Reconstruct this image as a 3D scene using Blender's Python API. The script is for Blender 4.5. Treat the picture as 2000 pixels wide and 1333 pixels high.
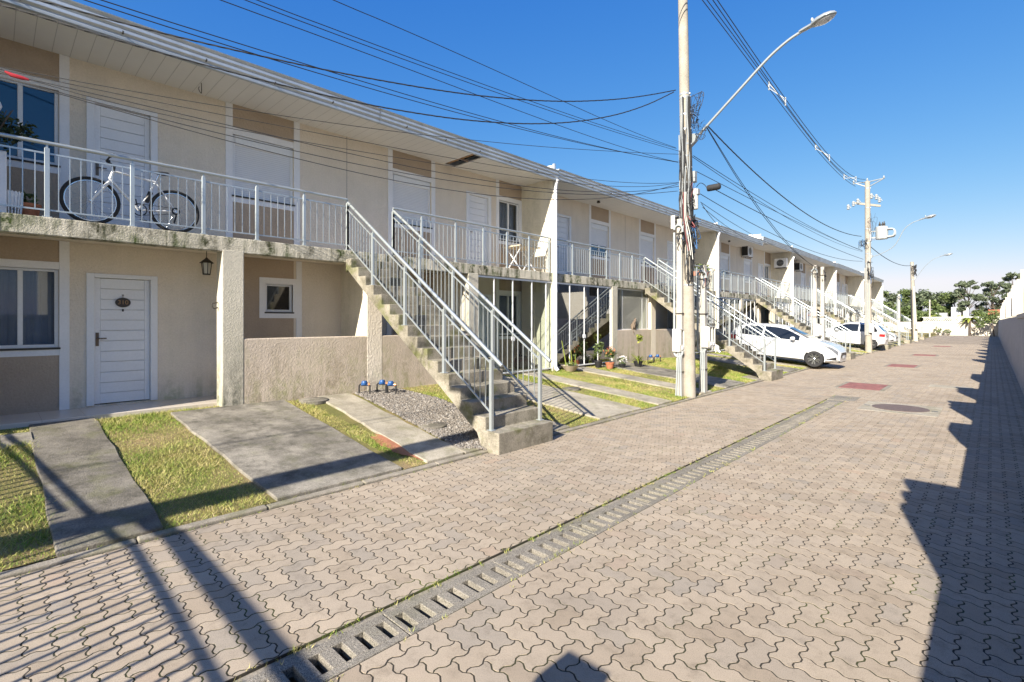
import bpy, math, random
import numpy as np
from mathutils import Vector, Matrix
R = math.radians
for o in list(bpy.data.objects): bpy.data.objects.remove(o)
S = bpy.context.scene; COL = S.collection
# ---------------------------------------------------------------- camera, sky, sun, exposure
CAMH = 1.7752
cam = bpy.data.cameras.new('camera'); co = bpy.data.objects.new('camera', cam); COL.objects.link(co)
co.location = (0, 0, CAMH); co.rotation_euler = (R(90), 0, R(43.88))
cam.sensor_width = 36; cam.lens = 36*974.73/2000; cam.shift_y = -38.2/2000
cam.clip_start = .05; cam.clip_end = 2000; S.camera = co
SUN = Vector((.40, -1.60, 1.0)).normalized()
EL = math.asin(SUN.z); AZ = math.atan2(SUN.x, SUN.y)
W = bpy.data.worlds.new('World'); S.world = W; W.use_nodes = True
wn = W.node_tree; wn.nodes.clear()
sky = wn.nodes.new('ShaderNodeTexSky'); sky.sky_type = 'NISHITA'; sky.sun_disc = False
sky.sun_elevation = EL; sky.sun_rotation = AZ; sky.altitude = 20; sky.air_density = 1.0; sky.dust_density = .8; sky.ozone_density = 2.2
bg = wn.nodes.new('ShaderNodeBackground'); bg.inputs[1].default_value = .062
wo = wn.nodes.new('ShaderNodeOutputWorld')
sp = wn.nodes.new('ShaderNodeSeparateColor'); cb_ = wn.nodes.new('ShaderNodeCombineColor'); wn.links.new(sky.outputs[0], sp.inputs[0])
def wmath(op, x, y):
    m = wn.nodes.new('ShaderNodeMath'); m.operation = op
    for k, v in ((0, x), (1, y)):
        if isinstance(v, (int, float)): m.inputs[k].default_value = v
        else: wn.links.new(v, m.inputs[k])
    return m.outputs[0]
gr = wmath('MULTIPLY', wmath('POWER', sp.outputs[1], .93), 1.0); rd = wmath('MINIMUM', wmath('MULTIPLY', wmath('POWER', sp.outputs[0], 1.62), .36), gr); bl = wmath('MULTIPLY', wmath('POWER', sp.outputs[2], .40), 3.15)
for k, v in enumerate((rd, gr, bl)): wn.links.new(v, cb_.inputs[k])       # softer, hazier gradient towards the horizon
wn.links.new(cb_.outputs[0], bg.inputs[0]); wn.links.new(bg.outputs[0], wo.inputs[0])
sl = bpy.data.lights.new('sun', 'SUN'); sl.energy = 5.0; sl.angle = R(.5); sl.color = (1, .925, .80)
so = bpy.data.objects.new('sun', sl); COL.objects.link(so); so.rotation_euler = (-SUN).to_track_quat('-Z', 'Y').to_euler(); so.location = (5, -20, 20)
S.view_settings.view_transform = 'Standard'; S.view_settings.look = 'None'; S.view_settings.gamma = 1
S.view_settings.exposure = 1.18
S.render.engine = 'CYCLES'

# ---------------------------------------------------------------- helpers
LOC = {}
def put(o, parent=None, **kw):
    COL.objects.link(o)
    if parent is not None: o.parent = parent
    for k, v in kw.items(): o[k] = v
    return o
def thing(name, label, cat, loc=(0, 0, 0), group=None):
    o = bpy.data.objects.new(name, None); o.empty_display_size = .2; o.location = loc
    LOC[o.name] = Vector(loc); put(o, label=label, category=cat)
    if group: o['group'] = group
    return o
def tag(o, label, cat, group=None):
    o['label'] = label; o['category'] = cat
    if group: o['group'] = group
    return o
def origin(parent):
    while parent is not None and parent.parent is not None: parent = parent.parent
    return LOC.get(parent.name, Vector((0, 0, 0))) if parent is not None else Vector((0, 0, 0))
class MB:
    def __init__(s): s.v = []; s.f = []
    def add(s, vs, fs):
        b = len(s.v); s.v += [tuple(v) for v in vs]; s.f += [tuple(i+b for i in f) for f in fs]; return s
    def box(s, x0, x1, y0, y1, z0, z1):
        if x0 > x1: x0, x1 = x1, x0
        if y0 > y1: y0, y1 = y1, y0
        v = [(x0,y0,z0),(x1,y0,z0),(x1,y1,z0),(x0,y1,z0),(x0,y0,z1),(x1,y0,z1),(x1,y1,z1),(x0,y1,z1)]
        return s.add(v, [(0,3,2,1),(4,5,6,7),(0,1,5,4),(1,2,6,5),(2,3,7,6),(3,0,4,7)])
    def hexa(s, v):  # 4 bottom ccw, 4 top ccw
        return s.add(v, [(0,3,2,1),(4,5,6,7),(0,1,5,4),(1,2,6,5),(2,3,7,6),(3,0,4,7)])
    def beam(s, p, q, w, h, up=(0,0,1)):
        p = Vector(p); q = Vector(q); d = (q-p).normalized(); u = Vector(up)
        if abs(d.dot(u)) > .95: u = Vector((1,0,0))
        a = d.cross(u).normalized()*w/2; b = a.cross(d).normalized()*h/2
        return s.hexa([p-a-b, p+a-b, q+a-b, q-a-b, p-a+b, p+a+b, q+a+b, q-a+b])
    def tube(s, pts, r, n=8, cap=True):
        P = [Vector(p) for p in pts]; m = len(P)
        rr = r if isinstance(r, (list, tuple)) else [r]*m
        base = len(s.v); ref = None
        for i in range(m):
            d = (P[min(i+1, m-1)]-P[max(i-1, 0)])
            d = d.normalized() if d.length > 1e-9 else Vector((0,0,1))
            if ref is None:
                ref = Vector((0,0,1)) if abs(d.z) < .9 else Vector((1,0,0))
            a = (ref - d*ref.dot(d))
            a = a.normalized() if a.length > 1e-6 else d.orthogonal().normalized()
            ref = a; b = d.cross(a)
            for k in range(n):
                t = 2*math.pi*k/n; s.v.append(tuple(P[i]+(a*math.cos(t)+b*math.sin(t))*rr[i]))
        for i in range(m-1):
            for k in range(n):
                s.f.append((base+i*n+k, base+i*n+(k+1) % n, base+(i+1)*n+(k+1) % n, base+(i+1)*n+k))
        if cap:
            s.f.append(tuple(base+k for k in reversed(range(n)))); s.f.append(tuple(base+(m-1)*n+k for k in range(n)))
        return s
    def lathe(s, c, prof, n=16, axis='z', cap=True):
        base = len(s.v); c = Vector(c); m = len(prof)
        for r, h in prof:
            for k in range(n):
                t = 2*math.pi*k/n; a, b = r*math.cos(t), r*math.sin(t)
                s.v.append(tuple(c+Vector({'z':(a,b,h),'x':(h,a,b),'y':(b,h,a)}[axis])))
        for i in range(m-1):
            for k in range(n): s.f.append((base+i*n+k, base+i*n+(k+1)%n, base+(i+1)*n+(k+1)%n, base+(i+1)*n+k))
        if cap: s.f.append(tuple(base+k for k in reversed(range(n)))); s.f.append(tuple(base+(m-1)*n+k for k in range(n)))
        return s
    def torus(s, c, Rr, r, axis='y', n=32, m=8, a0=0, a1=2*math.pi):
        full = abs(a1-a0-2*math.pi) < 1e-6; base = len(s.v); c = Vector(c); N = n if full else n+1
        for i in range(N):
            t = a0+(a1-a0)*i/n
            for k in range(m):
                p = 2*math.pi*k/m; q = Rr+r*math.cos(p); h = r*math.sin(p)
                s.v.append(tuple(c+Vector({'y':(q*math.cos(t),h,q*math.sin(t)),'x':(h,q*math.cos(t),q*math.sin(t)),'z':(q*math.cos(t),q*math.sin(t),h)}[axis])))
        for i in range(n):
            j = (i+1) % N
            for k in range(m): s.f.append((base+i*m+k, base+i*m+(k+1)%m, base+j*m+(k+1)%m, base+j*m+k))
        return s
    def prism(s, poly, lo, hi, axis='y'):  # poly of 2D pts extruded along axis
        n = len(poly)
        f = {'y': lambda p, h: (p[0], h, p[1]), 'x': lambda p, h: (h, p[0], p[1]), 'z': lambda p, h: (p[0], p[1], h)}[axis]
        v = [f(p, lo) for p in poly]+[f(p, hi) for p in poly]
        fs = [tuple(range(n)), tuple(reversed(range(n, 2*n)))]+[(i, n+i, n+(i+1)%n, (i+1)%n) for i in range(n)]
        return s.add(v, fs)
    def build(s, name, m, parent=None, smooth=False, bevel=0, seg=2, **kw):
        me = bpy.data.meshes.new(name); o0 = origin(parent)
        me.from_pydata([(v[0]-o0.x, v[1]-o0.y, v[2]-o0.z) for v in s.v], [], s.f)
        me.materials.append(m)
        import bmesh
        bm = bmesh.new(); bm.from_mesh(me); bmesh.ops.recalc_face_normals(bm, faces=bm.faces); bm.to_mesh(me); bm.free()
        if smooth:
            me.polygons.foreach_set('use_smooth', [True]*len(me.polygons)); me.set_sharp_from_angle(angle=R(40))
        o = bpy.data.objects.new(name, me); put(o, parent, **kw)
        if bevel:
            b = o.modifiers.new('bevel', 'BEVEL'); b.width = bevel; b.segments = seg; b.limit_method = 'ANGLE'; b.angle_limit = R(50)
        return o
def npmesh(name, verts, faces_flat, loop_tot, m, parent=None, smooth=False, **kw):
    me = bpy.data.meshes.new(name); n = len(verts)
    me.vertices.add(n); me.vertices.foreach_set('co', np.asarray(verts, np.float32).ravel())
    me.loops.add(len(faces_flat)); me.loops.foreach_set('vertex_index', np.asarray(faces_flat, np.int32))
    lt = np.asarray(loop_tot, np.int32); me.polygons.add(len(lt))
    me.polygons.foreach_set('loop_start', np.concatenate([[0], np.cumsum(lt)[:-1]]).astype(np.int32))
    me.polygons.foreach_set('use_smooth', np.full(len(lt), smooth))
    me.update(calc_edges=True); me.validate(); me.materials.append(m)
    o = bpy.data.objects.new(name, me); return put(o, parent, **kw)
def copy_tree(o, parent=None):
    c = o.copy(); COL.objects.link(c)
    if parent is not None: c.parent = parent
    for ch in list(o.children): copy_tree(ch, c)
    return c

# ---------------------------------------------------------------- materials
class NT:
    def __init__(s, name):
        s.m = bpy.data.materials.new(name); s.m.use_nodes = True; s.t = s.m.node_tree; s.t.nodes.clear()
        s.out = s.n('OutputMaterial'); s.b = s.n('BsdfPrincipled'); s.l(s.b, 0, s.out, 0)
        s.pos = None
    def n(s, t, **kw):
        x = s.t.nodes.new('ShaderNode'+t)
        for k, v in kw.items(): setattr(x, k, v)
        return x
    def l(s, a, i, b, j): s.t.links.new(a.outputs[i], b.inputs[j])
    def P(s):
        if s.pos is None: s.pos = s.n('NewGeometry')
        return s.pos
    def noise(s, scale, detail=4, rough=.55, stretch=None, off=(0,0,0)):
        mp = s.n('Mapping'); s.l(s.P(), 'Position', mp, 0)
        mp.inputs['Location'].default_value = off
        if stretch: mp.inputs['Scale'].default_value = stretch
        t = s.n('TexNoise'); t.inputs['Scale'].default_value = scale; t.inputs['Detail'].default_value = detail; t.inputs['Roughness'].default_value = rough
        s.l(mp, 0, t, 'Vector'); return t
    def ramp(s, src, o, stops):
        r = s.n('ValToRGB'); e = r.color_ramp.elements
        while len(e) < len(stops): e.new(.5)
        for i, (p, c) in enumerate(stops): e[i].position = p; e[i].color = (*c, 1) if len(c) == 3 else c
        s.l(src, o, r, 0); return r
    def mix(s, fac, a, b, mode='MIX'):
        x = s.n('Mix', data_type='RGBA', blend_type=mode)
        for sk, v in ((0, fac), (6, a), (7, b)):
            if isinstance(v, (int, float)): x.inputs[sk].default_value = v
            elif isinstance(v, tuple) and not hasattr(v[0], 'outputs'): x.inputs[sk].default_value = (*v[:3], 1)
            else: s.l(v[0], v[1], x, sk)
        return (x, 2)
    def math(s, op, a, b=None, c=None):
        x = s.n('Math', operation=op)
        for i, v in enumerate((a, b, c)):
            if v is None: continue
            if isinstance(v, (int, float)): x.inputs[i].default_value = v
            else: s.l(v[0], v[1], x, i)
        return (x, 0)
    def col(s, c):
        if isinstance(c[0], (int, float)): s.b.inputs['Base Color'].default_value = (*c[:3], 1)
        else: s.l(c[0], c[1], s.b, 'Base Color')
    def bump(s, h, dist=.01, strength=1):
        x = s.n('Bump'); x.inputs['Distance'].default_value = dist; x.inputs['Strength'].default_value = strength
        s.l(h[0], h[1], x, 'Height'); s.l(x, 0, s.b, 'Normal'); return x
    def xyz(s):
        x = s.n('SeparateXYZ'); s.l(s.P(), 'Position', x, 0); return x
def M(name, c, rough=.8, var=.12, vs=2.5, bump=0, bs=60, metal=0, spec=.5, fine=.06):
    t = NT(name); t.b.inputs['Roughness'].default_value = rough; t.b.inputs['Metallic'].default_value = metal
    t.b.inputs['Specular IOR Level'].default_value = spec
    if var:
        n1 = t.noise(vs, 5, .6); n2 = t.noise(vs*14, 3, .6, off=(7,3,1))
        a = t.ramp(n1, 0, [(.3, tuple(x*(1-var) for x in c)), (.7, tuple(min(1, x*(1+var)) for x in c))])
        b = t.ramp(n2, 0, [(.3, (1-fine,)*3), (.7, (1, 1, 1))])
        t.col(t.mix(1.0, (a, 0), (b, 0), 'MULTIPLY'))
    else: t.col(c)
    if bump: t.bump((t.noise(bs, 4, .6), 0), bump)
    return t.m
def stucco(name, c, dist=.006, scale=26, var=.08, stain=0, stain_col=(.10,.10,.06), zlo=None, zhi=None):
    t = NT(name); t.b.inputs['Roughness'].default_value = .9; t.b.inputs['Specular IOR Level'].default_value = .25
    n1 = t.noise(1.3, 5, .6); n2 = t.noise(40, 3, .6)
    a = t.ramp(n1, 0, [(.3, tuple(x*(1-var) for x in c)), (.72, tuple(min(1, x*(1+var*.6)) for x in c))])
    b = t.ramp(n2, 0, [(.3, (.90,.90,.89)), (.65, (1, 1, 1))])
    cc = t.mix(1.0, (a, 0), (b, 0), 'MULTIPLY')
    if stain:
        st = t.noise(1.0, 6, .62, stretch=(5, 5, .55), off=(3, 11, 0)); st2 = t.noise(7, 5, .7)
        f = t.ramp(st, 0, [(.40, (0,0,0)), (.58, (1,1,1))]); g = t.ramp(st2, 0, [(.36, (.12,.12,.12)), (.56, (1,1,1))])
        f = t.mix(1.0, (f, 0), (g, 0), 'MULTIPLY')
        z = (t.xyz(), 2)
        if zlo is not None:   # damp rising from the ground
            w = t.n('MapRange'); t.l(z[0], z[1], w, 0); w.inputs[1].default_value = zlo[0]; w.inputs[2].default_value = zlo[1]; w.inputs[3].default_value = 1; w.inputs[4].default_value = .12
            f = t.mix(1.0, f, (w, 0), 'MULTIPLY')
        f = t.math('MULTIPLY', f, stain)
        gcol = t.ramp(t.noise(2.2, 3, .5, off=(20,4,8)), 0, [(.42, stain_col), (.6, (stain_col[0]*1.1, stain_col[1]*1.6, stain_col[2]*.7))])
        cc = t.mix(f, cc, (gcol, 0))
    t.col(cc)
    h = t.math('ADD', t.math('MULTIPLY', (t.ramp(t.noise(scale, 4, .65), 0, [(.42, (0,0,0)), (.62, (1,1,1))]), 0), 1.0), t.math('MULTIPLY', (t.noise(scale*6, 2), 0), .35))
    t.bump(h, dist, .8)
    return t.m
def grooved(name, c, axis, pitch, width, dark=.55, rough=.5, dist=.004):
    t = NT(name); t.b.inputs['Roughness'].default_value = rough
    p = t.xyz(); fr = t.math('FRACT', t.math('DIVIDE', (p, axis), pitch))
    g = t.math('LESS_THAN', fr, width/pitch)
    n1 = t.noise(1.1, 4, .6); a = t.ramp(n1, 0, [(.3, tuple(x*.93 for x in c)), (.7, c)])
    t.col(t.mix(g, (a, 0), tuple(x*dark for x in c)))
    h = t.math('SUBTRACT', 1.0, g); t.bump(h, dist)
    return t.m
MT = {}
MT['cream'] = stucco('cream_stucco', (.80, .715, .605), .005, 22, .06, .5, (.22, .18, .12), (.48, .95))
MT['tan'] = stucco('tan_stucco', (.47, .375, .285), .004, 30, .08)
MT['white'] = M('white_trim', (.82, .82, .83), .55, .04)
MT['upvc'] = M('white_window_frame', (.80, .81, .82), .35, .02)
MT['slab'] = stucco('stained_slab', (.62, .57, .465), .006, 42, .2, 1.0, (.05, .05, .026))
MT['post'] = stucco('stained_post', (.58, .535, .44), .004, 46, .12, .85, (.06, .065, .045), (.35, 1.5))
MT['low'] = stucco('pinkish_stucco', (.61, .515, .42), .0035, 34, .10, .6, (.17, .14, .07), (.4, 1.6))
MT['fin'] = stucco('fin_stucco', (.76, .70, .58), .004, 24, .06, .15)
MT['soffit'] = grooved('soffit_boards', (.74, .73, .70), 1, .2, .008, .62)
MT['shutter'] = grooved('roller_shutter', (.78, .79, .81), 2, .037, .006, .72, .45, .003)
MT['rail'] = M('grey_painted_aluminium', (.47, .51, .52), .34, .08, 3, metal=.55)
MT['gutter'] = M('galvanised_steel', (.50, .53, .55), .42, .15, 2.0, metal=.55)
MT['roof'] = M('roof_sheet', (.75, .75, .74), .5, .1)
MT['door'] = M('white_door', (.80, .81, .83), .45, .03)
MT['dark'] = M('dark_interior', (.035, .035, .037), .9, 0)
MT['black'] = M('black_plastic', (.02, .02, .022), .45, 0)
MT['rubber'] = M('rubber', (.022, .022, .024), .8, 0)
MT['iron'] = M('dark_iron', (.045, .04, .035), .6, .2, 8)
MT['chrome'] = M('bright_metal', (.72, .73, .75), .22, 0, metal=1)
MT['bronze'] = M('bronze_handle', (.16, .12, .09), .4, 0, metal=.8)
MT['pipe'] = M('white_pvc', (.85, .85, .86), .4, .03)
MT['gpipe'] = M('grey_pvc_conduit', (.33, .36, .37), .5, .08)
MT['meter'] = M('pale_meter_box', (.58, .57, .53), .5, .08)
MT['terra'] = M('terracotta', (.42, .15, .07), .8, .15, 6)
MT['soil'] = M('soil', (.10, .07, .045), .95, .3, 9)
MT['wood'] = M('raw_timber', (.36, .22, .11), .8, .25, 8)
MT['tile'] = grooved('porch_tiles', (.62, .55, .47), 1, .45, .006, .7, .25, .001)
def concrete(name, c, var=.22, dirt=.5, dcol=(.09, .085, .06), bump=.004, moss=0, speck=0):
    t = NT(name); t.b.inputs['Roughness'].default_value = .9; t.b.inputs['Specular IOR Level'].default_value = .25
    n1 = t.noise(1.7, 6, .7); n2 = t.noise(75, 4, .8); n3 = t.noise(3.4, 8, .78, off=(9, 2, 5))
    a = t.ramp(n1, 0, [(.28, tuple(x*(1-var) for x in c)), (.72, tuple(min(1, x*(1+var)) for x in c))])
    b = t.ramp(n2, 0, [(.34, (.62,.61,.59)), (.60, (1.06, 1.05, 1.04))])
    cc = t.mix(1.0, (a, 0), (b, 0), 'MULTIPLY')
    f = t.math('MULTIPLY', (t.ramp(n3, 0, [(.47, (0,0,0)), (.68, (1,1,1))]), 0), dirt)
    cc = t.mix(f, cc, dcol)
    if moss:
        f = t.math('MULTIPLY', (t.ramp(t.noise(3.1, 5, .6, off=(2, 31, 5)), 0, [(.52, (0,0,0)), (.66, (1,1,1))]), 0), moss)
        cc = t.mix(f, cc, (.12, .13, .035))
    if speck:
        s = t.ramp(t.noise(170, 3, .75, off=(5, 5, 5)), 0, [(.40, (.30,.30,.30)), (.50, (.95,.95,.95)), (.66, (1.25,1.25,1.25))]); cc = t.mix(1, cc, (s, 0), 'MULTIPLY')
    t.col(cc); t.bump(t.math('ADD', (t.noise(90, 3, .7), 0), t.math('MULTIPLY', (t.noise(14, 4, .6), 0), .8)), bump)
    return t.m
MT['stair'] = concrete('stair_concrete', (.31, .283, .232), .38, .85, (.075, .068, .038), .005, .7)
MT['pad'] = concrete('driveway_concrete', (.255, .235, .20), .55, .9, (.075, .07, .055), .005, .2)
MT['path'] = concrete('path_concrete', (.40, .365, .30), .28, .6, (.15, .13, .09), .004, .3)
MT['kerb'] = concrete('kerb_concrete', (.30, .27, .225), .25, .5, (.08, .08, .05), .005, .35)
MT['drain'] = concrete('drain_concrete', (.30, .275, .235), .2, .4, (.10, .095, .08), .006, .15, speck=1)
MT['pole'] = concrete('pole_concrete', (.38, .35, .30), .18, .5, (.22, .19, .15), .002)
MT['postw'] = concrete('white_post_concrete', (.48, .46, .42), .12, .4, (.33, .29, .22), .002)
MT['wallg'] = concrete('boundary_wall_render', (.50, .485, .47), .12, .4, (.20, .19, .18), .003)
MT['walls'] = concrete('pale_wall_render', (.62, .58, .50), .08, .2, (.4, .35, .27), .003)
def glass(name, tint, refl, rough=.02, graze=.25):
    t = NT(name); t.t.nodes.remove(t.b)
    g = t.n('BsdfGlossy'); g.inputs['Roughness'].default_value = rough; g.inputs[0].default_value = (.95, .97, 1, 1)
    d = t.n('BsdfTransparent'); d.inputs[0].default_value = (*tint, 1)
    lw = t.n('LayerWeight'); lw.inputs[0].default_value = .25
    f = t.math('ADD', t.math('MULTIPLY', (lw, 0), graze), refl); f = t.math('MINIMUM', f, .92)
    mx = t.n('MixShader'); t.l(f[0], f[1], mx, 0); t.l(d, 0, mx, 1); t.l(g, 0, mx, 2); t.l(mx, 0, t.out, 0)
    return t.m
MT['pane'] = glass('window_glass', (.72, .76, .80), .03, graze=.14)
MT['porch'] = glass('porch_glass', (.40, .44, .46), .30, graze=.7)
MT['porchc'] = glass('clear_porch_glass', (.84, .87, .85), .02, graze=.06)
def paint(name, c, rough=.25, coat=.8):
    t = NT(name); t.col(c); t.b.inputs['Roughness'].default_value = rough; t.b.inputs['Coat Weight'].default_value = coat; t.b.inputs['Coat Roughness'].default_value = .04
    return t.m
MT['carw'] = paint('white_car_paint', (.60, .61, .62)); MT['carglass'] = paint('dark_car_glass', (.012, .014, .018), .06, 1)
MT['blue'] = M('blue_plastic', (.02, .085, .26), .4, 0); MT['red'] = M('red_paint', (.25, .10, .085), .8, .3, 5, .002, 60)
# ---------------------------------------------------------------- layout constants (metres; Y runs along the street, X towards the wall)
XC = -4.915          # kerb line
XS = -8.863          # front of balcony slab, posts and low walls
XF = -10.05          # facade
ZS = 3.135           # top of the balcony slab
FINS = [-.38, 10.92, 22.4, 34.0, 45.6, 57.2, 68.8]
CEN = [(FINS[i]+FINS[i+1])/2 for i in range(6)]; CEN[0] = 5.30
YEND = 84.0
def lz(x): return .032+max(0, min(XC-x, 4.0))*.0925
rng = np.random.default_rng(4)
# ---------------------------------------------------------------- ground sheet, road bed
mg = NT('far_ground'); mg.b.inputs['Roughness'].default_value = .95
mg.col((mg.ramp(mg.noise(.15, 6, .7), 0, [(.35, (.10, .11, .04)), (.65, (.20, .16, .09))]), 0))
MB().add([(-700,-300,-.30),(700,-300,-.30),(700,1000,-.30),(-700,1000,-.30)], [(0,1,2,3)]).build('ground', mg.m, kind='structure')
jm = NT('paving_joint'); jm.b.inputs['Roughness'].default_value = 1
ja = jm.ramp(jm.noise(1.6, 5, .6), 0, [(.46, (.034, .029, .022)), (.60, (.045, .050, .016)), (.68, (.075, .10, .015))]); jm.col((ja, 0)); jm.bump((jm.noise(120, 3), 0), .01)
b = MB(); b.box(XC, -2.72, -4, 13.25, -.28, -.0013); b.box(-2.37, .72, -4, 13.25, -.28, -.0013); b.box(XC, .72, 13.25, YEND, -.28, -.0013)
b.build('road_bed', jm.m, kind='structure')
# ---------------------------------------------------------------- zigzag herringbone pavers, one mesh
pm = NT('concrete_pavers'); pm.b.inputs['Roughness'].default_value = .88; pm.b.inputs['Specular IOR Level'].default_value = .3
gi = pm.P()
isl = pm.ramp(gi, 'Random Per Island', [(0, (.325, .268, .206)), (.35, (.372, .312, .244)), (.6, (.398, .334, .262)), (.85, (.342, .292, .236)), (.97, (.315, .276, .23)), (1, (.38, .298, .226))])
big = pm.ramp(pm.noise(.55, 5, .6), 0, [(.26, (.80, .78, .76)), (.46, (.97, .96, .95)), (.72, (1.08, 1.06, 1.04))])
mid = pm.ramp(pm.noise(7, 6, .75), 0, [(.30, (.70, .69, .67)), (.47, (.97, .97, .96)), (.7, (1.05, 1.04, 1.03))])
spk = pm.ramp(pm.noise(210, 2, .6), 0, [(.30, (.66, .66, .66)), (.52, (1.02, 1.02, 1.02))])
cc = pm.mix(1, (isl, 0), (big, 0), 'MULTIPLY'); cc = pm.mix(1, cc, (mid, 0), 'MULTIPLY'); cc = pm.mix(1, cc, (spk, 0), 'MULTIPLY')
pm.col(cc); pm.bump((pm.noise(260, 3, .7), 0), .0018)
def zig(s):
    f = s % 1.0
    x = [0, .14, .36, .64, .86, 1.0]; y = [0, 1, 1, -1, -1, 0]
    return np.interp(f, x, y)
def pavers():
    w = .1185; amp = .10*w
    ts = np.array([.14, .36, .64, .86])
    def outline(W, H):   # in units, ccw
        pts = []
        for i in range(W): pts.append((i, 0)); pts += [(i+t, 0) for t in ts]
        for j in range(H): pts.append((W, j)); pts += [(W, j+t) for t in ts]
        for i in range(W, 0, -1): pts.append((i, H)); pts += [(i-t, H) for t in ts]
        for j in range(H, 0, -1): pts.append((0, j)); pts += [(0, j-t) for t in ts]
        return np.array(pts, float)
    V, F, L = [], [], []; nv = 0
    OH, OV = outline(2, 1), outline(1, 2)
    x0g = -3.1
    def emit(O, ox, oy, lo, hi, ylo, yhi):
        nonlocal nv
        P = O+np.array([ox, oy])
        cx = (P[:, 0].min()+P[:, 0].max())/2*w+x0g; cy = (P[:, 1].min()+P[:, 1].max())/2*w
        Q = np.stack([P[:, 0]-amp/w*zig(P[:, 1]), P[:, 1]+amp/w*zig(P[:, 0])], 1)*w
        Q[:, 0] += x0g
        C = Q.mean(0); n = len(Q)
        def inset(d):
            T = np.roll(Q, -1, 0)-np.roll(Q, 1, 0); T /= np.linalg.norm(T, axis=1)[:, None]
            N = np.stack([-T[:, 1], T[:, 0]], 1); return Q+N*d
        def clip(A, e):
            A = A.copy(); A[:, 0] = np.clip(A[:, 0], lo+e, hi-e); A[:, 1] = np.clip(A[:, 1], ylo+e, yhi-e); return A
        near = cy < 52
        A = clip(inset(.0052), .0025); Bq = clip(inset(.0049), .0022)
        if (A[:, 0].max()-A[:, 0].min()) < .012 or (A[:, 1].max()-A[:, 1].min()) < .012: return
        dz = abs(rng.normal(0, .0005)); sx, sy = rng.normal(0, .004, 2)
        za = dz+(A[:, 0]-C[0])*sx+(A[:, 1]-C[1])*sy
        if near:
            V.append(np.column_stack([A, za])); V.append(np.column_stack([Bq, za-.0006])); V.append(np.column_stack([Bq, np.full(n, -.02)]))
            F.append(np.arange(n)+nv); L.append([n])
            i = np.arange(n); j = (i+1) % n
            for r in (0, 1):
                a = nv+r*n; q = np.column_stack([a+i, a+n+i, a+n+j, a+j]); F.append(q.ravel()); L.append([4]*n)
            nv += 3*n
        else:
            V.append(np.column_stack([A, za])); F.append(np.arange(n)+nv); L.append([n]); nv += n
    regions = [(XC+.01, -2.725, -1.5, 13.22), (-2.365, .70, -1.0, 13.22), (XC+.01, .74, 13.24, YEND-.02)]
    for lo, hi, ylo, yhi in regions:
        i0, i1 = (lo-x0g)/w, (hi-x0g)/w; j0, j1 = ylo/w, yhi/w
        for b_ in range(int(j0)-3, int(j1)+3):           # rows: translate by (1,1) and (4,0)
            a0 = int((i0-b_)/4)-2; a1 = int((i1-b_)/4)+2
            for a in range(a0, a1+1):
                ox = 4*a+b_; oy = b_
                if ox > i1 or ox+3 < i0: continue
                emit(OH, ox, oy, lo, hi, ylo, yhi)
                emit(OV, ox+2, oy-1, lo, hi, ylo, yhi)
    return npmesh('road', np.concatenate(V), np.concatenate(F), np.concatenate([np.array(l) for l in L]), pm.m, kind='structure')
pavers()
# ---------------------------------------------------------------- drain channel with slots
b = MB(); bx0, bx1 = -2.685, -2.39; y = -3.0; k = 0
b2 = MB(); b2.box(bx0, bx1, -3, 13.22, -.28, -.262); b2.box(bx0, bx0+.03, -3, 13.22, -.27, -.075); b2.box(bx1-.03, bx1, -3, 13.22, -.27, -.075)
b2.box(-2.72, bx0-.001, -3, 13.22, -.27, -.016)
while y < 12.25:
    Lb = .93; zt = -.012+rng.normal(0, .0025); zb = -.075; ys = y+.004; ye = y+Lb-.004
    sx0, sx1 = bx0+.07, bx1-.055; n = 7; pit = Lb/n; sw = .056
    b.box(bx0, sx0, ys, ye, zb, zt); b.box(sx1, bx1, ys, ye, zb, zt)
    edge = ys
    for i in range(n):
        c = y+pit*(i+.5); b.box(sx0, sx1, edge, c-sw/2, zb, zt); edge = c+sw/2
    b.box(sx0, sx1, edge, ye, zb, zt); y += Lb
b.box(bx0, bx1, y+.004, 13.2, -.075, -.006)
b.build('drain_channel', MT['drain'], kind='structure', bevel=.004, seg=1); b2.build('drain_trough', MT['kerb'], kind='structure')
# ---------------------------------------------------------------- kerb strip
b = MB(); y = -3.2
while y < YEND:
    l = 1.0; j = rng.normal(0, .004, 2); b.hexa([(XC-.085, y+.006, -.2), (XC+j[0], y+.006, -.2), (XC+j[0], y+l-.004, -.2), (XC-.085, y+l-.004, -.2), (XC-.085, y+.006, .030+j[1]), (XC+j[0], y+.006, .024+j[1]), (XC+j[0], y+l-.004, .024+j[1]), (XC-.085, y+l-.004, .030+j[1])]); y += l
b.build('kerb', MT['kerb'], kind='structure', bevel=.012)
# ---------------------------------------------------------------- front gardens: sloping soil sheet, pads, paths
gm = NT('lawn_soil'); gm.b.inputs['Roughness'].default_value = 1
ga = gm.ramp(gm.noise(.9, 6, .65), 0, [(.34, (.17, .17, .045)), (.5, (.25, .21, .075)), (.63, (.33, .24, .13)), (.74, (.36, .21, .12))])
gb = gm.ramp(gm.noise(60, 4, .7), 0, [(.3, (.55, .55, .5)), (.65, (1.05, 1.05, 1.0))]); gm.col(gm.mix(1, (ga, 0), (gb, 0), 'MULTIPLY')); gm.bump((gm.noise(70, 4, .7), 0), .02)
xs = [XC-.09, -6, -7, -8, -8.9, -10.05]
b = MB(); ys = list(np.arange(-4, YEND+.1, 2.0))
vs = [(x, y, lz(x)-.012) for y in ys for x in xs]; n = len(xs)
fs = [(j*n+i, j*n+i+1, (j+1)*n+i+1, (j+1)*n+i) for j in range(len(ys)-1) for i in range(n-1)]
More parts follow.
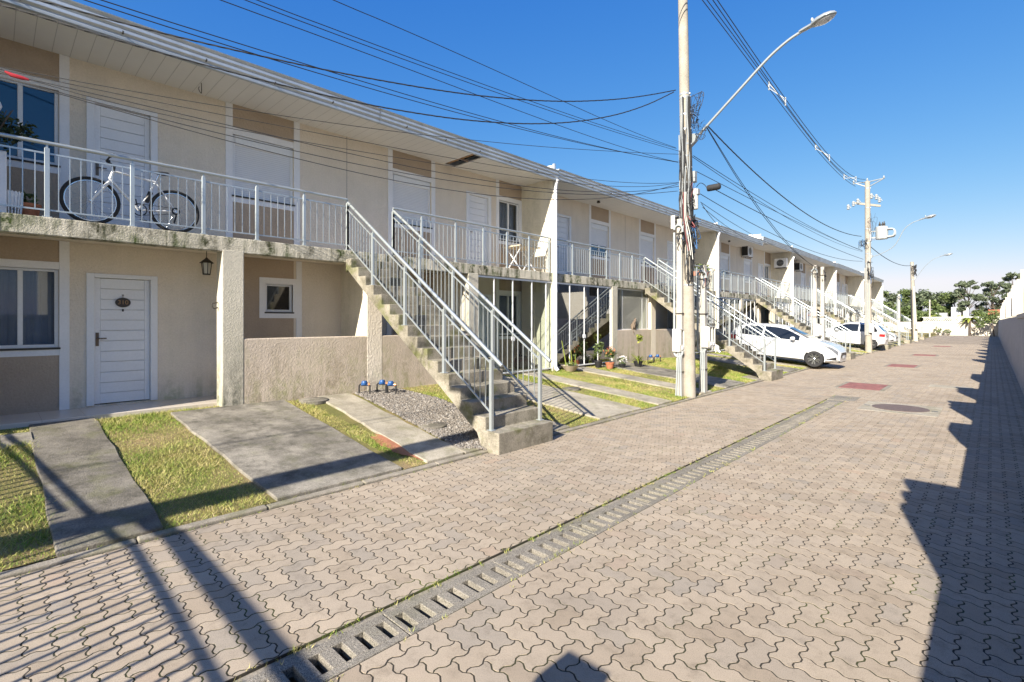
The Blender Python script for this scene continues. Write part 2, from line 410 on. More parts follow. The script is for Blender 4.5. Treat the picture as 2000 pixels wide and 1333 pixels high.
b.add(vs, fs); b.build('lawn', gm.m, kind='structure')
b = MB(); b.box(-60, XF-.5, -4, YEND, -.29, .40); b.box(-30, XC-.3, YEND-15.2, YEND+3, -.29, .30); b.build('plot_ground', gm.m, kind='structure')
NOGRASS = []      # (x0,x1,y0,y1) rectangles kept free of blades
def pad(name, x0, x1, y0, y1, m, t=.022, skew=0.0, yb=None, segs=10, rag=.012):
    """sloping slab from x0 (house) to x1 (kerb); skew shifts the house end along Y; ragged edges"""
    b = MB(); rr = random.Random(int((y0+x0)*1000)); L, Rr = [], []
    for i in range(segs+1):
        f = i/segs; x = x1+(x0-x1)*f; L.append((x, y0+skew*f+rr.uniform(-rag, rag))); Rr.append((x, (y1 if yb is None else y1+(yb-y1)*f)+skew*f+rr.uniform(-rag, rag)))
    v = []
    for (x, a), (_, c) in zip(L, Rr): v += [(x, a, lz(x)-.08), (x, c, lz(x)-.08), (x, a, lz(x)+t), (x, c, lz(x)+t)]
    f = []
    for i in range(segs):
        q = 4*i; f += [(q+2, q+3, q+7, q+6), (q, q+2, q+6, q+4), (q+3, q+1, q+5, q+7)]
    f += [(0, 1, 3, 2), (4*segs, 4*segs+2, 4*segs+3, 4*segs+1)]
    b.add(v, f); NOGRASS.append((min(x0, x1)-.0, max(x0, x1), min(y0, y0+skew)-.0, max(y1, y1+skew, (yb or y1)+skew)))
    return b.build(name, m, kind='structure', bevel=.008, seg=1)
XP = -9.14
MT['oldpath'] = concrete('old_path_concrete', (.20, .183, .155), .5, .9, (.06, .055, .042), .010, .3)
for k, c in enumerate(CEN):
    pad('path', XP-.02, XC-.09, c-4.98, c-4.30, MT['oldpath'] if k == 0 else MT['path'], .018, skew=-.0)
    pad('driveway', XS-.0, XC-.09, c-3.39, c-1.97, MT['pad'], .020, skew=-.08, yb=c-1.72)
    pad('driveway', XS-.0, XC-.09, c+2.15, c+3.62, MT['pad'] if k else MT['path'], .020, skew=.0)
    pad('path', XS-.0, XC-.09, c+4.30, c+4.92, MT['path'], .018)
# path beside the gravel bed of the first staircase, cross slabs, round covers
pad('path', XS+.02, XC-.09, 4.30-.62, 4.30, MT['path'], .020, skew=.42, rag=.02); NOGRASS.pop(); NOGRASS.append((XS, XC, 3.75, 4.9))
MB().prism([(-6.05, -.02), (-5.7, -.02), (-5.7, .34), (-6.05, .34)], lz(-5.9)-.03, lz(-5.9)-.02, 'z')
MB().hexa([(-8.70, .06, .35), (-8.1, .06, .30), (-8.1, .36, .30), (-8.70, .36, .35), (-8.62, .06, .405), (-8.30, .06, .378), (-8.30, .325, .378), (-8.62, .325, .405)]).build('path', MT['pad'], kind='structure')
# apron by the foot of the stairs
for k, c in enumerate(CEN):
    pad('path', -5.5, XC-.09, c-.98, c+1.28, MT['kerb'], .012, segs=4)
MT['patch'] = M('red_clay', (.36, .15, .08), .95, .25, 5, .01, 40)
def blob(name, cx, cy, rx, ry, m, t=.006, seed=1, ang=0, n=28, kind='structure'):
    rr = random.Random(seed); b = MB(); pts = []
    for i in range(n):
        a = 2*math.pi*i/n; q = 1+rr.uniform(-.16, .16); u, v = rx*q*math.cos(a), ry*q*math.sin(a)
        x, y = cx+u*math.cos(ang)-v*math.sin(ang), cy+u*math.sin(ang)+v*math.cos(ang); pts.append((x, y, lz(x)+t))
    b.add(pts+[(cx, cy, lz(cx)+t+.006)], [(i, (i+1) % n, n) for i in range(n)]); return b.build(name, m, kind=kind, smooth=True)
blob('bare_soil', -5.7, 3.78, .62, .20, MT['patch'], seed=3); NOGRASS.append((-6.2, -5.25, 3.64, 3.93))
blob('bare_soil', -6.3, 16.2+2.9, .8, .25, MT['patch'], seed=5); blob('bare_soil', -7.2, 13.6, 1.0, .16, MT['patch'], seed=6)
# ---------------------------------------------------------------- gravel bed under the first staircase (uncountable: stuff)
def inpoly(px, py, poly):
    ins = np.zeros(len(px), bool); j = len(poly)-1
    for i in range(len(poly)):
        xi, yi = poly[i]; xj, yj = poly[j]
        ins ^= ((yi > py) != (yj > py)) & (px < (xj-xi)*(py-yi)/(yj-yi+1e-12)+xi); j = i
    return ins
def gravel(poly, dens, seed, label):
    r = np.random.default_rng(seed); P = np.array(poly); lo, hi = P.min(0), P.max(0)
    n = int((hi-lo).prod()*dens); x = r.uniform(lo[0], hi[0], n); y = r.uniform(lo[1], hi[1], n); k = inpoly(x, y, poly); x, y = x[k], y[k]; n = len(x)
    ico = np.array([(0,0,1),(.894,0,.447),(.276,.851,.447),(-.724,.526,.447),(-.724,-.526,.447),(.276,-.851,.447),(.724,.526,-.447),(-.276,.851,-.447),(-.894,0,-.447),(-.276,-.851,-.447),(.724,-.526,-.447),(0,0,-1)])
    tri = np.array([(0,1,2),(0,2,3),(0,3,4),(0,4,5),(0,5,1),(1,6,2),(2,7,3),(3,8,4),(4,9,5),(5,10,1),(1,10,6),(2,6,7),(3,7,8),(4,8,9),(5,9,10),(6,11,7),(7,11,8),(8,11,9),(9,11,10),(10,11,6)])
    s = r.uniform(.011, .024, n); jit = r.uniform(.75, 1.25, (n, 12, 1))
    sc = np.stack([r.uniform(.8, 1.25, n), r.uniform(.7, 1.1, n), r.uniform(.5, .8, n)], 1)
    v = ico[None]*jit*sc[:, None, :]*s[:, None, None]; a = r.uniform(0, 6.28, n); ca, sa = np.cos(a)[:, None], np.sin(a)[:, None]
    vx = v[..., 0]*ca-v[..., 1]*sa; vy = v[..., 0]*sa+v[..., 1]*ca
    zz = np.array([lz(q) for q in x])+r.uniform(-.004, .018, n)
    V = np.stack([vx+x[:, None], vy+y[:, None], v[..., 2]+zz[:, None]], 2).reshape(-1, 3)
    Fq = (tri[None]+(np.arange(n)*12)[:, None, None]).reshape(-1)
    t = NT('gravel_stone'); t.b.inputs['Roughness'].default_value = .85
    t.col((t.ramp(t.P(), 'Random Per Island', [(0, (.09, .08, .07)), (.3, (.17, .15, .13)), (.6, (.24, .21, .18)), (.85, (.15, .145, .14)), (1, (.40, .37, .34))]), 0))
    o = npmesh('gravel', V, Fq, np.full(n*20, 3), t.m, smooth=True, kind='stuff')
    tag(o, label, 'gravel'); NOGRASS.append((lo[0], hi[0], lo[1]+.1, hi[1])); return o
gravel([(-8.85, 4.82), (-8.85, 5.75), (-7.7, 5.95), (-6.9, 5.85), (-5.4, 5.8), (-4.95, 4.66), (-5.15, 4.36), (-6.54, 4.55), (-7.3, 4.66), (-8.13, 4.75)], 5200, 7, 'bed of loose grey and tan gravel beside the nearest staircase')
# ---------------------------------------------------------------- grass blades (uncountable: stuff)
def grass():
    r = np.random.default_rng(11); X, Y = [], []
    for k, c in enumerate(CEN):
        y0, y1 = (FINS[k] if k else -.4), FINS[k+1]; dens = [6500, 3200, 700, 350, 200, 120][k]
        n = int((y1-y0)*4.3*dens); x = r.uniform(-9.1, XC-.085, n); y = r.uniform(y0, y1, n)
        keep = x > np.where(np.abs(y-c) > 2.75, -9.1, XS)
        for a, b_, c0, d in NOGRASS: keep &= ~((x > a) & (x < b_) & (y > c0+.03*np.abs(np.sin(x*23+y*3))) & (y < d-.03*np.abs(np.sin(x*19+1))))
        patch = np.sin(x*2.1+1.3*np.sin(y*1.7))+np.sin(y*2.6+1.9*np.sin(x*1.2))+.6*np.sin(x*7+y*5)
        keep &= r.uniform(-2.6, 1.6, n) < patch+.45; X.append(x[keep]); Y.append(y[keep])
    x = np.concatenate(X); y = np.concatenate(Y); n = len(x)
    far = 1+np.clip((y-8)/14, 0, 2.5)
    h = r.uniform(.012, .055, n)*(.8+.4*np.sin(x*3+y*2))*(.7+.3*far); wd = r.uniform(.002, .0042, n)*far
    a = r.uniform(0, 6.28, n); lean = r.uniform(.3, 1.8, n)*h; b_ = r.uniform(0, 6.28, n)
    z = np.array([lz(q) for q in x])-.016
    bx, by = np.cos(a)*wd, np.sin(a)*wd
    tip = np.stack([x+np.cos(b_)*lean, y+np.sin(b_)*lean, z+h+.004], 1)
    V = np.stack([np.stack([x-bx, y-by, z], 1), np.stack([x+bx, y+by, z], 1), tip], 1).reshape(-1, 3)
    t = NT('grass_blades'); t.b.inputs['Roughness'].default_value = .6; t.b.inputs['Specular IOR Level'].default_value = .25
    c1 = t.ramp(t.P(), 'Random Per Island', [(0, (.19, .23, .045)), (.35, (.34, .33, .09)), (.65, (.47, .39, .15)), (1, (.58, .48, .25))])
    c2 = t.ramp(t.P(), 'Random Per Island', [(0, (.10, .19, .02)), (.5, (.19, .28, .04)), (.8, (.31, .33, .07)), (1, (.48, .42, .17))])
    w = t.ramp(t.noise(1.5, 5, .7), 0, [(.40, (0,0,0)), (.58, (1,1,1))]); t.col(t.mix((w, 0), (c1, 0), (c2, 0)))
    # weeds in the paving joints, mostly along the drain and the kerb
    m_ = 420; wx = np.where(r.uniform(0, 1, m_) < .5, -2.70+r.normal(0, .02, m_), np.where(r.uniform(0, 1, m_) < .5, -2.375+r.normal(0, .02, m_), XC+.01+r.normal(0, .012, m_))); wy = r.uniform(0, 14, m_)**1.0
    wx = np.repeat(wx, 7)+r.normal(0, .012, m_*7); wy = np.repeat(wy, 7)+r.normal(0, .012, m_*7); q = len(wx); a = r.uniform(0, 6.28, q); hh = r.uniform(.008, .026, q); bx, by = np.cos(a)*.0025, np.sin(a)*.0025
    W2 = np.stack([np.stack([wx-bx, wy-by, np.full(q, -.004)], 1), np.stack([wx+bx, wy+by, np.full(q, -.004)], 1), np.stack([wx+np.cos(a*3)*hh, wy+np.sin(a*3)*hh, hh], 1)], 1).reshape(-1, 3)
    V = np.concatenate([V, W2]); n += q
    o = npmesh('grass', V, np.arange(3*n), np.full(n, 3), t.m, kind='stuff'); tag(o, 'short patchy green and straw lawn between the concrete drives', 'grass'); print('blades', n)
# ---------------------------------------------------------------- terrace of flats: one building per pair of party walls
DZ = [(0, 0), (.05, .05), (.07, .28), (.30, .30), (.34, .34), (.40, .40)]     # eaves step up from pair to pair
ZC = 2.98; ZF = 3.14
def holes_for(c, y0, y1):
    H = []
    for s in (-1, 1):
        def yy(a, b_): return (c+s*a, c+s*b_) if s > 0 else (c-b_, c-a)
        H += [(*yy(4.62, 5.44), 1.39, 2.55, 'win'), (*yy(3.44, 4.26), .47, 2.48, 'door'), (*yy(1.16, 1.68), 1.96, 2.50, 'bath'),
              (*yy(4.62, 5.44), 4.10, 5.22, 'win'), (*yy(3.44, 4.26), 3.14, 5.20, 'door'), (*yy(1.14, 2.25), 4.10, 5.22, 'shut')]
    return H
def wall_mesh(y0, y1, z0, z1, H, x=XF, depth=.09):
    b = MB(); ys = sorted({y0, y1, *[h[0] for h in H], *[h[1] for h in H]}); zs = sorted({z0, z1, *[h[2] for h in H], *[h[3] for h in H]})
    for i in range(len(ys)-1):
        for j in range(len(zs)-1):
            cy, cz = (ys[i]+ys[i+1])/2, (zs[j]+zs[j+1])/2
            if any(h[0] < cy < h[1] and h[2] < cz < h[3] for h in H): continue
            b.add([(x, ys[i], zs[j]), (x, ys[i+1], zs[j]), (x, ys[i+1], zs[j+1]), (x, ys[i], zs[j+1])], [(0,1,2,3)])
    for a, c, d, e, *_ in H:
        q = x-depth
        b.add([(x,a,d),(x,c,d),(x,c,e),(x,a,e),(q,a,d),(q,c,d),(q,c,e),(q,a,e)], [(0,4,5,1),(1,5,6,2),(2,6,7,3),(3,7,4,0)])
    return b
def curtain(y0, y1, z0, z1, x, m, parent, seed=0):
    r = random.Random(seed); n = 46; b = MB(); vs = []
    ph = r.uniform(0, 6)
    for i in range(n+1):
        y = y0+(y1-y0)*i/n; d = .018*math.sin(i*1.05+ph)+.008*math.sin(i*2.3)
        vs += [(x+d, y, z0), (x+d*.6, y, z1)]
    b.add(vs, [(2*i, 2*i+2, 2*i+3, 2*i+1) for i in range(n)]); return b.build('curtain', m, parent, smooth=True)
MT['curtain'] = M('grey_curtain', (.55, .56, .60), .9, .05)
MT['blue_pane'] = paint('blue_tinted_glass', (.006, .045, .115), .05, 1)
def window(p, a, c, d, e, m_pane, cur=True, seed=0, mull=True):
    x = XF-.03; b = MB(); t = .045
    b.box(x-.05, x, a, a+t, d, e); b.box(x-.05, x, c-t, c, d, e); b.box(x-.05, x, a+t, c-t, d, d+t); b.box(x-.05, x, a+t, c-t, e-t*.8, e)
    mid = (a+c)/2
    if mull: b.box(x-.052, x+.004, mid-.028, mid+.028, d+t, e-t*.8)
    f = b.build('window', MT['upvc'], p, bevel=.005, seg=1)
    g = MB(); g.box(x-.035, x-.029, a+t, c-t, d+t, e-t*.8); g.build('pane', m_pane, f)
    MB().box(XF-.08, XF+.035, a-.02, c+.02, d-.028, d-.002).build('sill', MT['iron'], f, bevel=.004, seg=1)
    if cur: curtain(a, c, d-.02, e, XF-.20, MT['curtain'], f, seed)
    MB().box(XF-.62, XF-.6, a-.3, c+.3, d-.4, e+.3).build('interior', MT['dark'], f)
    return f
def shutter(p, a, c, d, e, drop=1.0):
    x = XF-.03; t = .05; b = MB()
    b.box(x-.05, x, a, a+t, d, e); b.box(x-.05, x, c-t, c, d, e); b.box(x-.05, x+.012, a+t, c-t, e-.17, e); b.box(x-.05, x, a+t, c-t, d, d+.04)
    f = b.build('window', MT['upvc'], p, bevel=.005, seg=1); zb = e-.17-(e-.17-d-.04)*drop
    MB().box(x-.032, x-.022, a+t, c-t, zb, e-.168).build('roller_shutter', MT['shutter'], f)
    MB().box(XF-.08, XF+.035, a-.02, c+.02, d-.028, d-.002).build('sill', MT['iron'], f)
    if drop < 1:
        MB().box(x-.045, x-.04, a+t, c-t, d+.04, zb).build('pane', MT['blue_pane'], f); MB().box(x-.04, x-.015, (a+c)/2-.03, (a+c)/2+.03, d+.04, zb).build('mullion', MT['upvc'], f)
    return f
def door(p, a, c, d, e, hs, number=False):
    t = .05; x = XF-.01; b = MB(); ex = XF+.022
    for q in ((a-.045, a+t, d, e+.045), (c-t, c+.045, d, e+.045)): b.box(x-.06, ex, *q)
    b.box(x-.06, ex, a+t, c-t, e-t*.4, e+.045)
    f = b.build('door', MT['door'], p, bevel=.005, seg=1)
    l = MB(); st = .075; xl = XF-.045
    l.box(xl-.04, xl, a+t+.004, a+t+st, d+.012, e-.025); l.box(xl-.04, xl, c-t-st, c-t-.004, d+.012, e-.025)
    n = 12; z0 = d+.012; z1 = e-.025; h = (z1-z0)/n
    for i in range(n): l.box(xl-.035, xl-.002, a+t+st+.002, c-t-st-.002, z0+i*h+.0035, z0+(i+1)*h-.0035)
    l.box(xl-.04, xl-.03, a+t, c-t, z0, z1)
    l.build('door_leaf', MT['door'], f, bevel=.003, seg=1)
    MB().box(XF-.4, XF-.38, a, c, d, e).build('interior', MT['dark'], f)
    hy = a+t+.04 if hs < 0 else c-t-.04; hb = MB(); hb.box(xl, xl+.01, hy-.02, hy+.02, d+.92, d+1.13); sgn = 1 if hs < 0 else -1
    hb.tube([(xl+.01, hy, d+1.04), (xl+.045, hy, d+1.04), (xl+.05, hy+sgn*.11, d+1.04)], .009, 8); hb.build('handle', MT['bronze'], f)
    if number:
        cy, cz = (a+c)/2, e-.40; nb = MB(); xp = xl+.004
        pts = [(cy+.10*math.cos(i*math.pi/12), cz+.078*math.sin(i*math.pi/12)) for i in range(24)]
        nb.prism(pts, xp, xp+.014, 'x'); nb.tube([(xp+.006, cy, cz+.07), (xp+.006, cy, cz+.12)], .004, 6); nb.box(xp, xp+.01, cy-.015, cy+.015, cz+.115, cz+.125)
        nb.box(xp, xp+.008, cy-.012, cy+.012, cz-.145, cz-.105); pl = nb.build('number_plate', MT['iron'], f, bevel=.003)
        tc = bpy.data.curves.new('digits', 'FONT'); tc.body = '310'; tc.size = .095; tc.extrude = .003; tc.align_x = 'CENTER'; tc.align_y = 'CENTER'
        to = bpy.data.objects.new('digits_src', tc); COL.objects.link(to); bpy.context.view_layer.update()
        me = bpy.data.meshes.new_from_object(to.evaluated_get(bpy.context.evaluated_depsgraph_get())); bpy.data.objects.remove(to)
        mw = Matrix.Translation(Vector((xp+.016, cy, cz))-origin(p)) @ Matrix(((0,0,1,0),(1,0,0,0),(0,1,0,0),(0,0,0,1)))
        me.transform(mw); me.materials.clear(); me.materials.append(MT['wood']); put(bpy.data.objects.new('digits', me), pl)
    return f
def balcony_rail(p, ys, y0, y1):
    x = XS-.06; b = MB(); b.tube([(x, y0, 4.112), (x, y1, 4.112)], .026, 10)
    r = b.build('balcony_railing', MT['rail'], p, smooth=True)
    P = sorted(ys)
    for y in P:
        q = MB(); q.box(x-.02, x+.024, y-.026, y+.026, ZS, 4.045); q.box(x-.008, x+.008, y-.012, y+.012, 4.045, 4.10); q.box(x-.04, x+.05, y-.05, y+.05, ZS, ZS+.012)
        q.build('post', MT['rail'], r, bevel=.003, seg=1)
    E = [y0]+P+[y1]
    for a, c in zip(E[:-1], E[1:]):
        if c-a < .2: continue
        q = MB(); q.box(x-.008, x+.008, a+.026, c-.026, 3.965, 3.987); q.box(x-.008, x+.008, a+.026, c-.026, 3.225, 3.245)
        n = max(2, round((c-a)/.113))
        for i in range(1, n):
            y = a+(c-a)*i/n; q.box(x-.0055, x+.0055, y-.0055, y+.0055, 3.245, 3.965)
        q.build('baluster_panel', MT['rail'], r)
    return r
MT['net'] = None
def net_mat():
    t = NT('window_net'); t.b.inputs['Roughness'].default_value = .6; t.col((.42, .42, .40)); return t.m
def porch_glazing(p, a, c, z0, z1, m, poles, x=XS-.05, handle=None):
    f = MB().box(x-.025, x+.025, a, c, z1-.045, z1).build('porch_glazing', MT['upvc'], p); MB().box(x-.025, x+.025, a, c, z0, z0+.03).build('sill_rail', MT['upvc'], f)
    for y in poles: MB().box(x-.014, x+.016, y-.012, y+.012, z0+.03, z1-.045).build('glazing_bar', MT['upvc'], f)
    MB().box(x-.003, x+.003, a, c, z0+.03, z1-.045).build('pane', m, f)
    if handle: MB().box(x+.004, x+.03, handle-.055, handle+.055, 1.27, 1.38).build('handle', MT['white'], f, bevel=.004)
    return f
HLAB = ['pair of flats nearest the camera, a bicycle on its balcony and an open tiled porch',
        'second pair of flats, with reflecting glass porch and netted window, behind the tall lamp pole',
        'third pair of flats, behind the white hatchback, two air conditioners on its upper wall',
        'fourth pair of flats along the terrace, behind the slim white meter posts',
        'fifth pair of flats along the terrace, partly hidden by the pole carrying the transformer',
        'farthest pair of flats at the end of the terrace beside the trees']
HOUSE = []
for k, c in enumerate(CEN):
    y0, y1 = FINS[k], FINS[k+1]; far = k >= 3
    h = thing('apartment_building', HLAB[k], 'flats', (XF, c, .4), 'terraced flats in a row'); HOUSE.append(h)
    H = holes_for(c, y0, y1); dzl, dzr = DZ[k]; ztop = 5.77
    wall_mesh(y0, c, .3, ztop+dzl, [q for q in H if q[1] < c]).build('wall', MT['cream'], h)
    wall_mesh(c, y1, .3, ztop+dzr, [q for q in H if q[0] > c]).build('wall', MT['cream'], h)
    MB().box(XF-7.5, XF-.7, y0+.05, y1-.05, .2, 5.7+dzl).build('house_core', MT['cream'], h)
    j = MB(); j.box(XF, XF+.002, c-.004, c+.004, ZF, 5.77); j.build('movement_joint', MT['iron'], h)
    # tan panels, bands, pilasters
    pr = .012
    for s in (-1, 1):
        dz = dzl if s < 0 else dzr; fin = (c-y0 if s < 0 else y1-c)
        def bx(nm, a, b_, z0, z1, t):
            MB().box(XF-.04, XF+t, c+s*a, c+s*b_, z0, z1).build(nm, MT['tan' if nm == 'tan_panel' else 'white'], h, bevel=0 if nm == 'tan_panel' else .003, seg=1)
        for q in ((4.60, fin, 2.66, ZC), (4.60, fin, .42, 1.27), (4.60, fin, 5.345, 5.77+dz), (4.60, fin, ZF, 3.975), (1.135, 2.265, 5.345, 5.77+dz), (1.135, 2.265, ZF, 3.975),
                  (1.70, 2.3, .42, ZC), (1.14, 1.70, .42, 1.84), (1.14, 1.70, 2.62, ZC)): bx('tan_panel', *q, .004)
        for z0, z1 in ((2.55, 2.66), (1.27, 1.362), (5.22, 5.345), (3.975, 4.072)): bx('window_band', 4.61, fin-.004, z0, z1, pr)
        for z0, z1 in ((5.22, 5.345), (3.975, 4.072)): bx('window_band', 1.14, 2.26, z0, z1, pr)
        for z0, z1 in ((.42, ZC), (ZF, 5.77+dz)): bx('pilaster', 4.50, 4.615, z0, z1, pr+.004)
        bx('pilaster', fin-.2, fin-.001, 1.362, 2.55, pr+.002); bx('pilaster', fin-.2, fin-.001, 4.072, 5.22, pr+.002)
        for a, b_ in ((1.02, 1.138), (2.252, 2.37)): bx('pilaster', a, b_, ZF, 5.77+dz, pr+.004)
        bx('pilaster', .98, 1.09, .42, ZC, pr+.004)
        wb = MB()
        for q in ((1.05, 1.16, 1.84, 2.62), (1.68, 1.79, 1.84, 2.62), (1.16, 1.68, 2.50, 2.62), (1.16, 1.68, 1.84, 1.96)): wb.box(XF-.04, XF+pr+.009, c+s*q[0], c+s*q[1], q[2], q[3])
        wb.build('window_surround', MT['white'], h)
    # openings
    for a, cc_, d, e, kind in H:
        up = d > 3; s = -1 if cc_ < c else 1; dz = 0
        if kind == 'win': window(h, a, cc_, d, e, MT['blue_pane'] if (up and s < 0 and k == 0) else MT['pane'], cur=not (up and s < 0 and k == 0), seed=k*7+int(up)*3+s)
        elif kind == 'door': door(h, a, cc_, d, e, -1, number=(k == 0 and s < 0 and not up))
        elif kind == 'bath': window(h, a, cc_, d, e, MT['carglass'], cur=False, mull=False)
        else: shutter(h, a, cc_, d, e, 1.0 if not (k in (1, 2) and s < 0) else .62)
    # slab, ceiling, posts, party walls, low walls
    MB().box(XF+.02, XS-.18, y0+.001, y1-.001, ZC, ZS-.02).build('porch_ceiling', MT['cream'], h)
    MB().box(XS-.18, XS, y0+.001, y1-.001, 2.895, ZS).build('balcony_slab', MT['slab'], h, bevel=.012)
    MB().box(XF+.02, XS-.181, y0+.001, y1-.001, ZS-.019, ZS-.004).build('balcony_floor', MT['tile'], h)
    for s in (-1, 1):
        pb = MB(); pb.box(XS-.30, XS+.003, c+s*2.44, c+s*2.76, .25, 2.93); pb.build('post', MT['post'], h, bevel=.012)
        lw = MB(); lw.box(XS-.16, XS-.001, c+s*.14, c+s*2.44, .22, 1.49); lw.build('low_wall', MT['low'], h, bevel=.015)
    MB().box(XS-.17, XS+.002, c-.20, c+.14, .22, 2.90).build('post', MT['cream'], h, bevel=.01)
    MB().box(XF, XS-.171, c-.14, c+.10, .3, ZC).build('party_wall', MT['fin'], h)
    MB().box(XF, XP-.0, y0+.06, c-2.1, .2, .452).build('porch_floor', MT['tile'], h, bevel=.006)
    MB().box(XF, XS-.10, c+2.1, y1-.06, .2, .452).build('porch_floor', MT['tile'], h, bevel=.006)
    MB().box(XF, XS-.17, c-2.1, c+2.1, .2, .44).build('porch_floor', MT['pad'], h)
    # fins with white downpipes
    for y, on in ((y0, k == 0), (y1, True)):
        if not on: continue
        dz = max(dzr, DZ[k+1][0]) if (y == y1 and k < 5) else dzr
        MB().box(XF-7.5, XS+.004, y-.065, y+.065, .2, 5.775+dz).build('party_wall', MT['fin'], h, bevel=.006)
        dp = MB(); px_, py_ = XS+.065, y+.0
        dp.tube([(XS+.14, py_-.02, 5.74), (px_+.02, py_-.02, 5.62), (px_, py_-.02, 5.5), (px_, py_-.02, .55), (px_+.02, py_-.02, .47), (px_+.10, py_-.02, .40)], .052, 12)
        for z in (.9, 2.6, 4.6): dp.tube([(px_, py_-.02, z), (px_, py_-.02, z+.05)], .058, 12)
        dp.build('downpipe', MT['pipe'], h, smooth=True)
    # eaves: soffit, ribbed gutter, roof sheet, white verge boards
    for s, (ya, yb_), dz in ((-1, (y0, c), dzl), (1, (c, y1), dzr)):
        so_ = MB(); zz = 5.77+dz; xa, xb = XF-.02, XS+.12
        cut = [(ya, yb_)] if not (k == 0 and s > 0) else [(ya, 7.92), (8.27, yb_)]
        for q in cut: so_.box(xa, xb, q[0], q[1], zz, zz+.02)
        if len(cut) > 1: so_.box(xa, xa+.06, 7.92, 8.27, zz, zz+.02); so_.box(xb-.10, xb, 7.92, 8.27, zz, zz+.02)
        so_.build('soffit', MT['soffit'], h)
        if len(cut) > 1:
            w = MB(); w.box(xa, xb, 7.7, 8.5, zz+.22, zz+.23); w.build('roof_void', MT['dark'], h)
            w = MB(); w.box(xa, xb, 8.04, 8.10, zz+.05, zz+.12); w.box(xa+.55, xa+.60, 7.8, 8.4, zz+.022, zz+.05); w.box(xa, xb, 7.93, 7.97, zz+.03, zz+.10); w.build('roof_timber', MT['wood'], h)
        prof = [(0, -.075), (.055, -.07), (.06, -.04), (.045, -.012), (.075, .02), (.075, .055), (.055, .075), (.085, .105), (.085, .14), (.065, .16), (.095, .19), (.10, .205), (.085, .21), (.0, .20)]
        g = MB(); g.prism([(XS+.09+a, zz+b_) for a, b_ in prof], ya+(.0 if s < 0 else -.02), yb_, 'y')
        gg = g.build('gutter', MT['gutter'], h)
        if k < 2:
            q = MB(); y = ya+.6
            while y < yb_: q.box(XS+.10, XS+.20, y, y+.018, zz+.00, zz+.012); q.box(XS+.186, XS+.196, y, y+.018, zz+.0, zz+.03); y += 1.02
            q.build('gutter_strap', MT['iron'], gg)
        ro = MB(); z0 = zz+.17; ro.hexa([(XS-5.5, ya, z0+.50), (XS+.11, ya, z0), (XS+.11, yb_, z0), (XS-5.5, yb_, z0+.50), (XS-5.5, ya, z0+.54), (XS+.11, ya, z0+.04), (XS+.11, yb_, z0+.04), (XS-5.5, yb_, z0+.54)]); ro.build('roof', MT['roof'], h)
        prev = DZ[k-1][1] if (k and s < 0) else dzl
        if (s < 0) or dzr > dzl:
            vb = MB(); up = .20; z0 = zz+.10
            vb.hexa([(XS-5.5, ya-.07, z0+.42), (XS+.02, ya-.07, z0-.03), (XS+.02, ya+.05, z0-.03), (XS-5.5, ya+.05, z0+.42), (XS-5.5, ya-.07, z0+.76), (XS+.02, ya-.07, z0+.22), (XS+.02, ya+.05, z0+.22), (XS-5.5, ya+.05, z0+.76)])
            vb.build('verge_board', MT['white'], h); MB().box(XS+.0, XS+.075, ya-.075, ya-.02, zz+.06, zz+.36).build('gutter_end', MT['gutter'], h)
    if dzr > dzl: MB().box(XF-.02, XS+.1, c-.02, c, 5.77+dzl+.021, 5.77+dzr).build('eaves_return', MT['white'], h)
    # balcony railings
    L = [c-q for q in (4.81, 3.91, 3.01, 2.22, 1.42, .585)]; Rr = [c+q for q in (.43, 1.15, 2.1, 2.97, 3.79, 4.63, 5.46)]
    balcony_rail(h, L, y0+.07, c-.585); balcony_rail(h, Rr, c+.43, y1-.10)
    # porch fronts
    if k == 0:
        porch_glazing(h, c+2.77, y1-.07, .455, 2.89, MT['porchc'], [8.62, 9.29, 10.03, 10.62], handle=9.29)
        q = MB(); q.box(XF+.06, XF+.55, y1-.13, y1-.075, .452, 2.97); q.build('porch_screen', MT['cream'], h)
    if k == 1:
        porch_glazing(h, y0+.07, c-2.77, .455, 2.89, MT['porch'], [11.70, 12.42, 13.15, 13.85], handle=12.42)
        f = porch_glazing(h, c-2.43, c-.21, 1.492, 2.89, MT['porchc'], [c-1.95, c-.62, c-.30], x=XS-.135)
        nb = MB(); x = XS-.11; r_ = .0035; A, B, z0, z1 = c-2.43, c-.22, 1.50, 2.86; st = .085
        n0 = int((B-A+z1-z0)/st)
        for i in range(n0+1):
            q = i*st
            for sg in (1, -1):
                ya = A+q-(z1-z0) if sg > 0 else A+q; pts = []
                for t_ in np.linspace(0, 1, 2):
                    pts.append((ya+(z1-z0)*t_*sg, z0+(z1-z0)*t_))
                (ya, za), (yb_, zb) = pts
                def cl(lim, ya, za, yb_, zb):
                    f_ = (lim-ya)/(yb_-ya); return lim, za+(zb-za)*f_
                if max(ya, yb_) <= A or min(ya, yb_) >= B: continue
                P_ = [(ya, za), (yb_, zb)]
                P_ = [cl(A, ya, za, yb_, zb) if p_[0] < A else cl(B, ya, za, yb_, zb) if p_[0] > B else p_ for p_ in P_]
                nb.beam((x, *P_[0]), (x, *P_[1]), .0045, .0045, (1, 0, 0))
        nb.build('net', net_mat(), f)
        MB().box(XF+.02, XS-.2, c-.20, c-.16, .5, 2.9).build('party_wall', MT['fin'], h)
    if k >= 2:
        porch_glazing(h, y0+.07, c-2.77, .455, 2.89, MT['porch'], [c-4.9, c-4.2, c-3.5, c-2.85])
        if k < 4: porch_glazing(h, c-2.43, c-.21, 1.492, 2.89, MT['porch'], [c-1.9, c-1.3, c-.7])
    if k >= 1: porch_glazing(h, c+2.77, y1-.07, .455, 2.89, MT['porch'], [c+3.4, c+4.1, c+4.8])

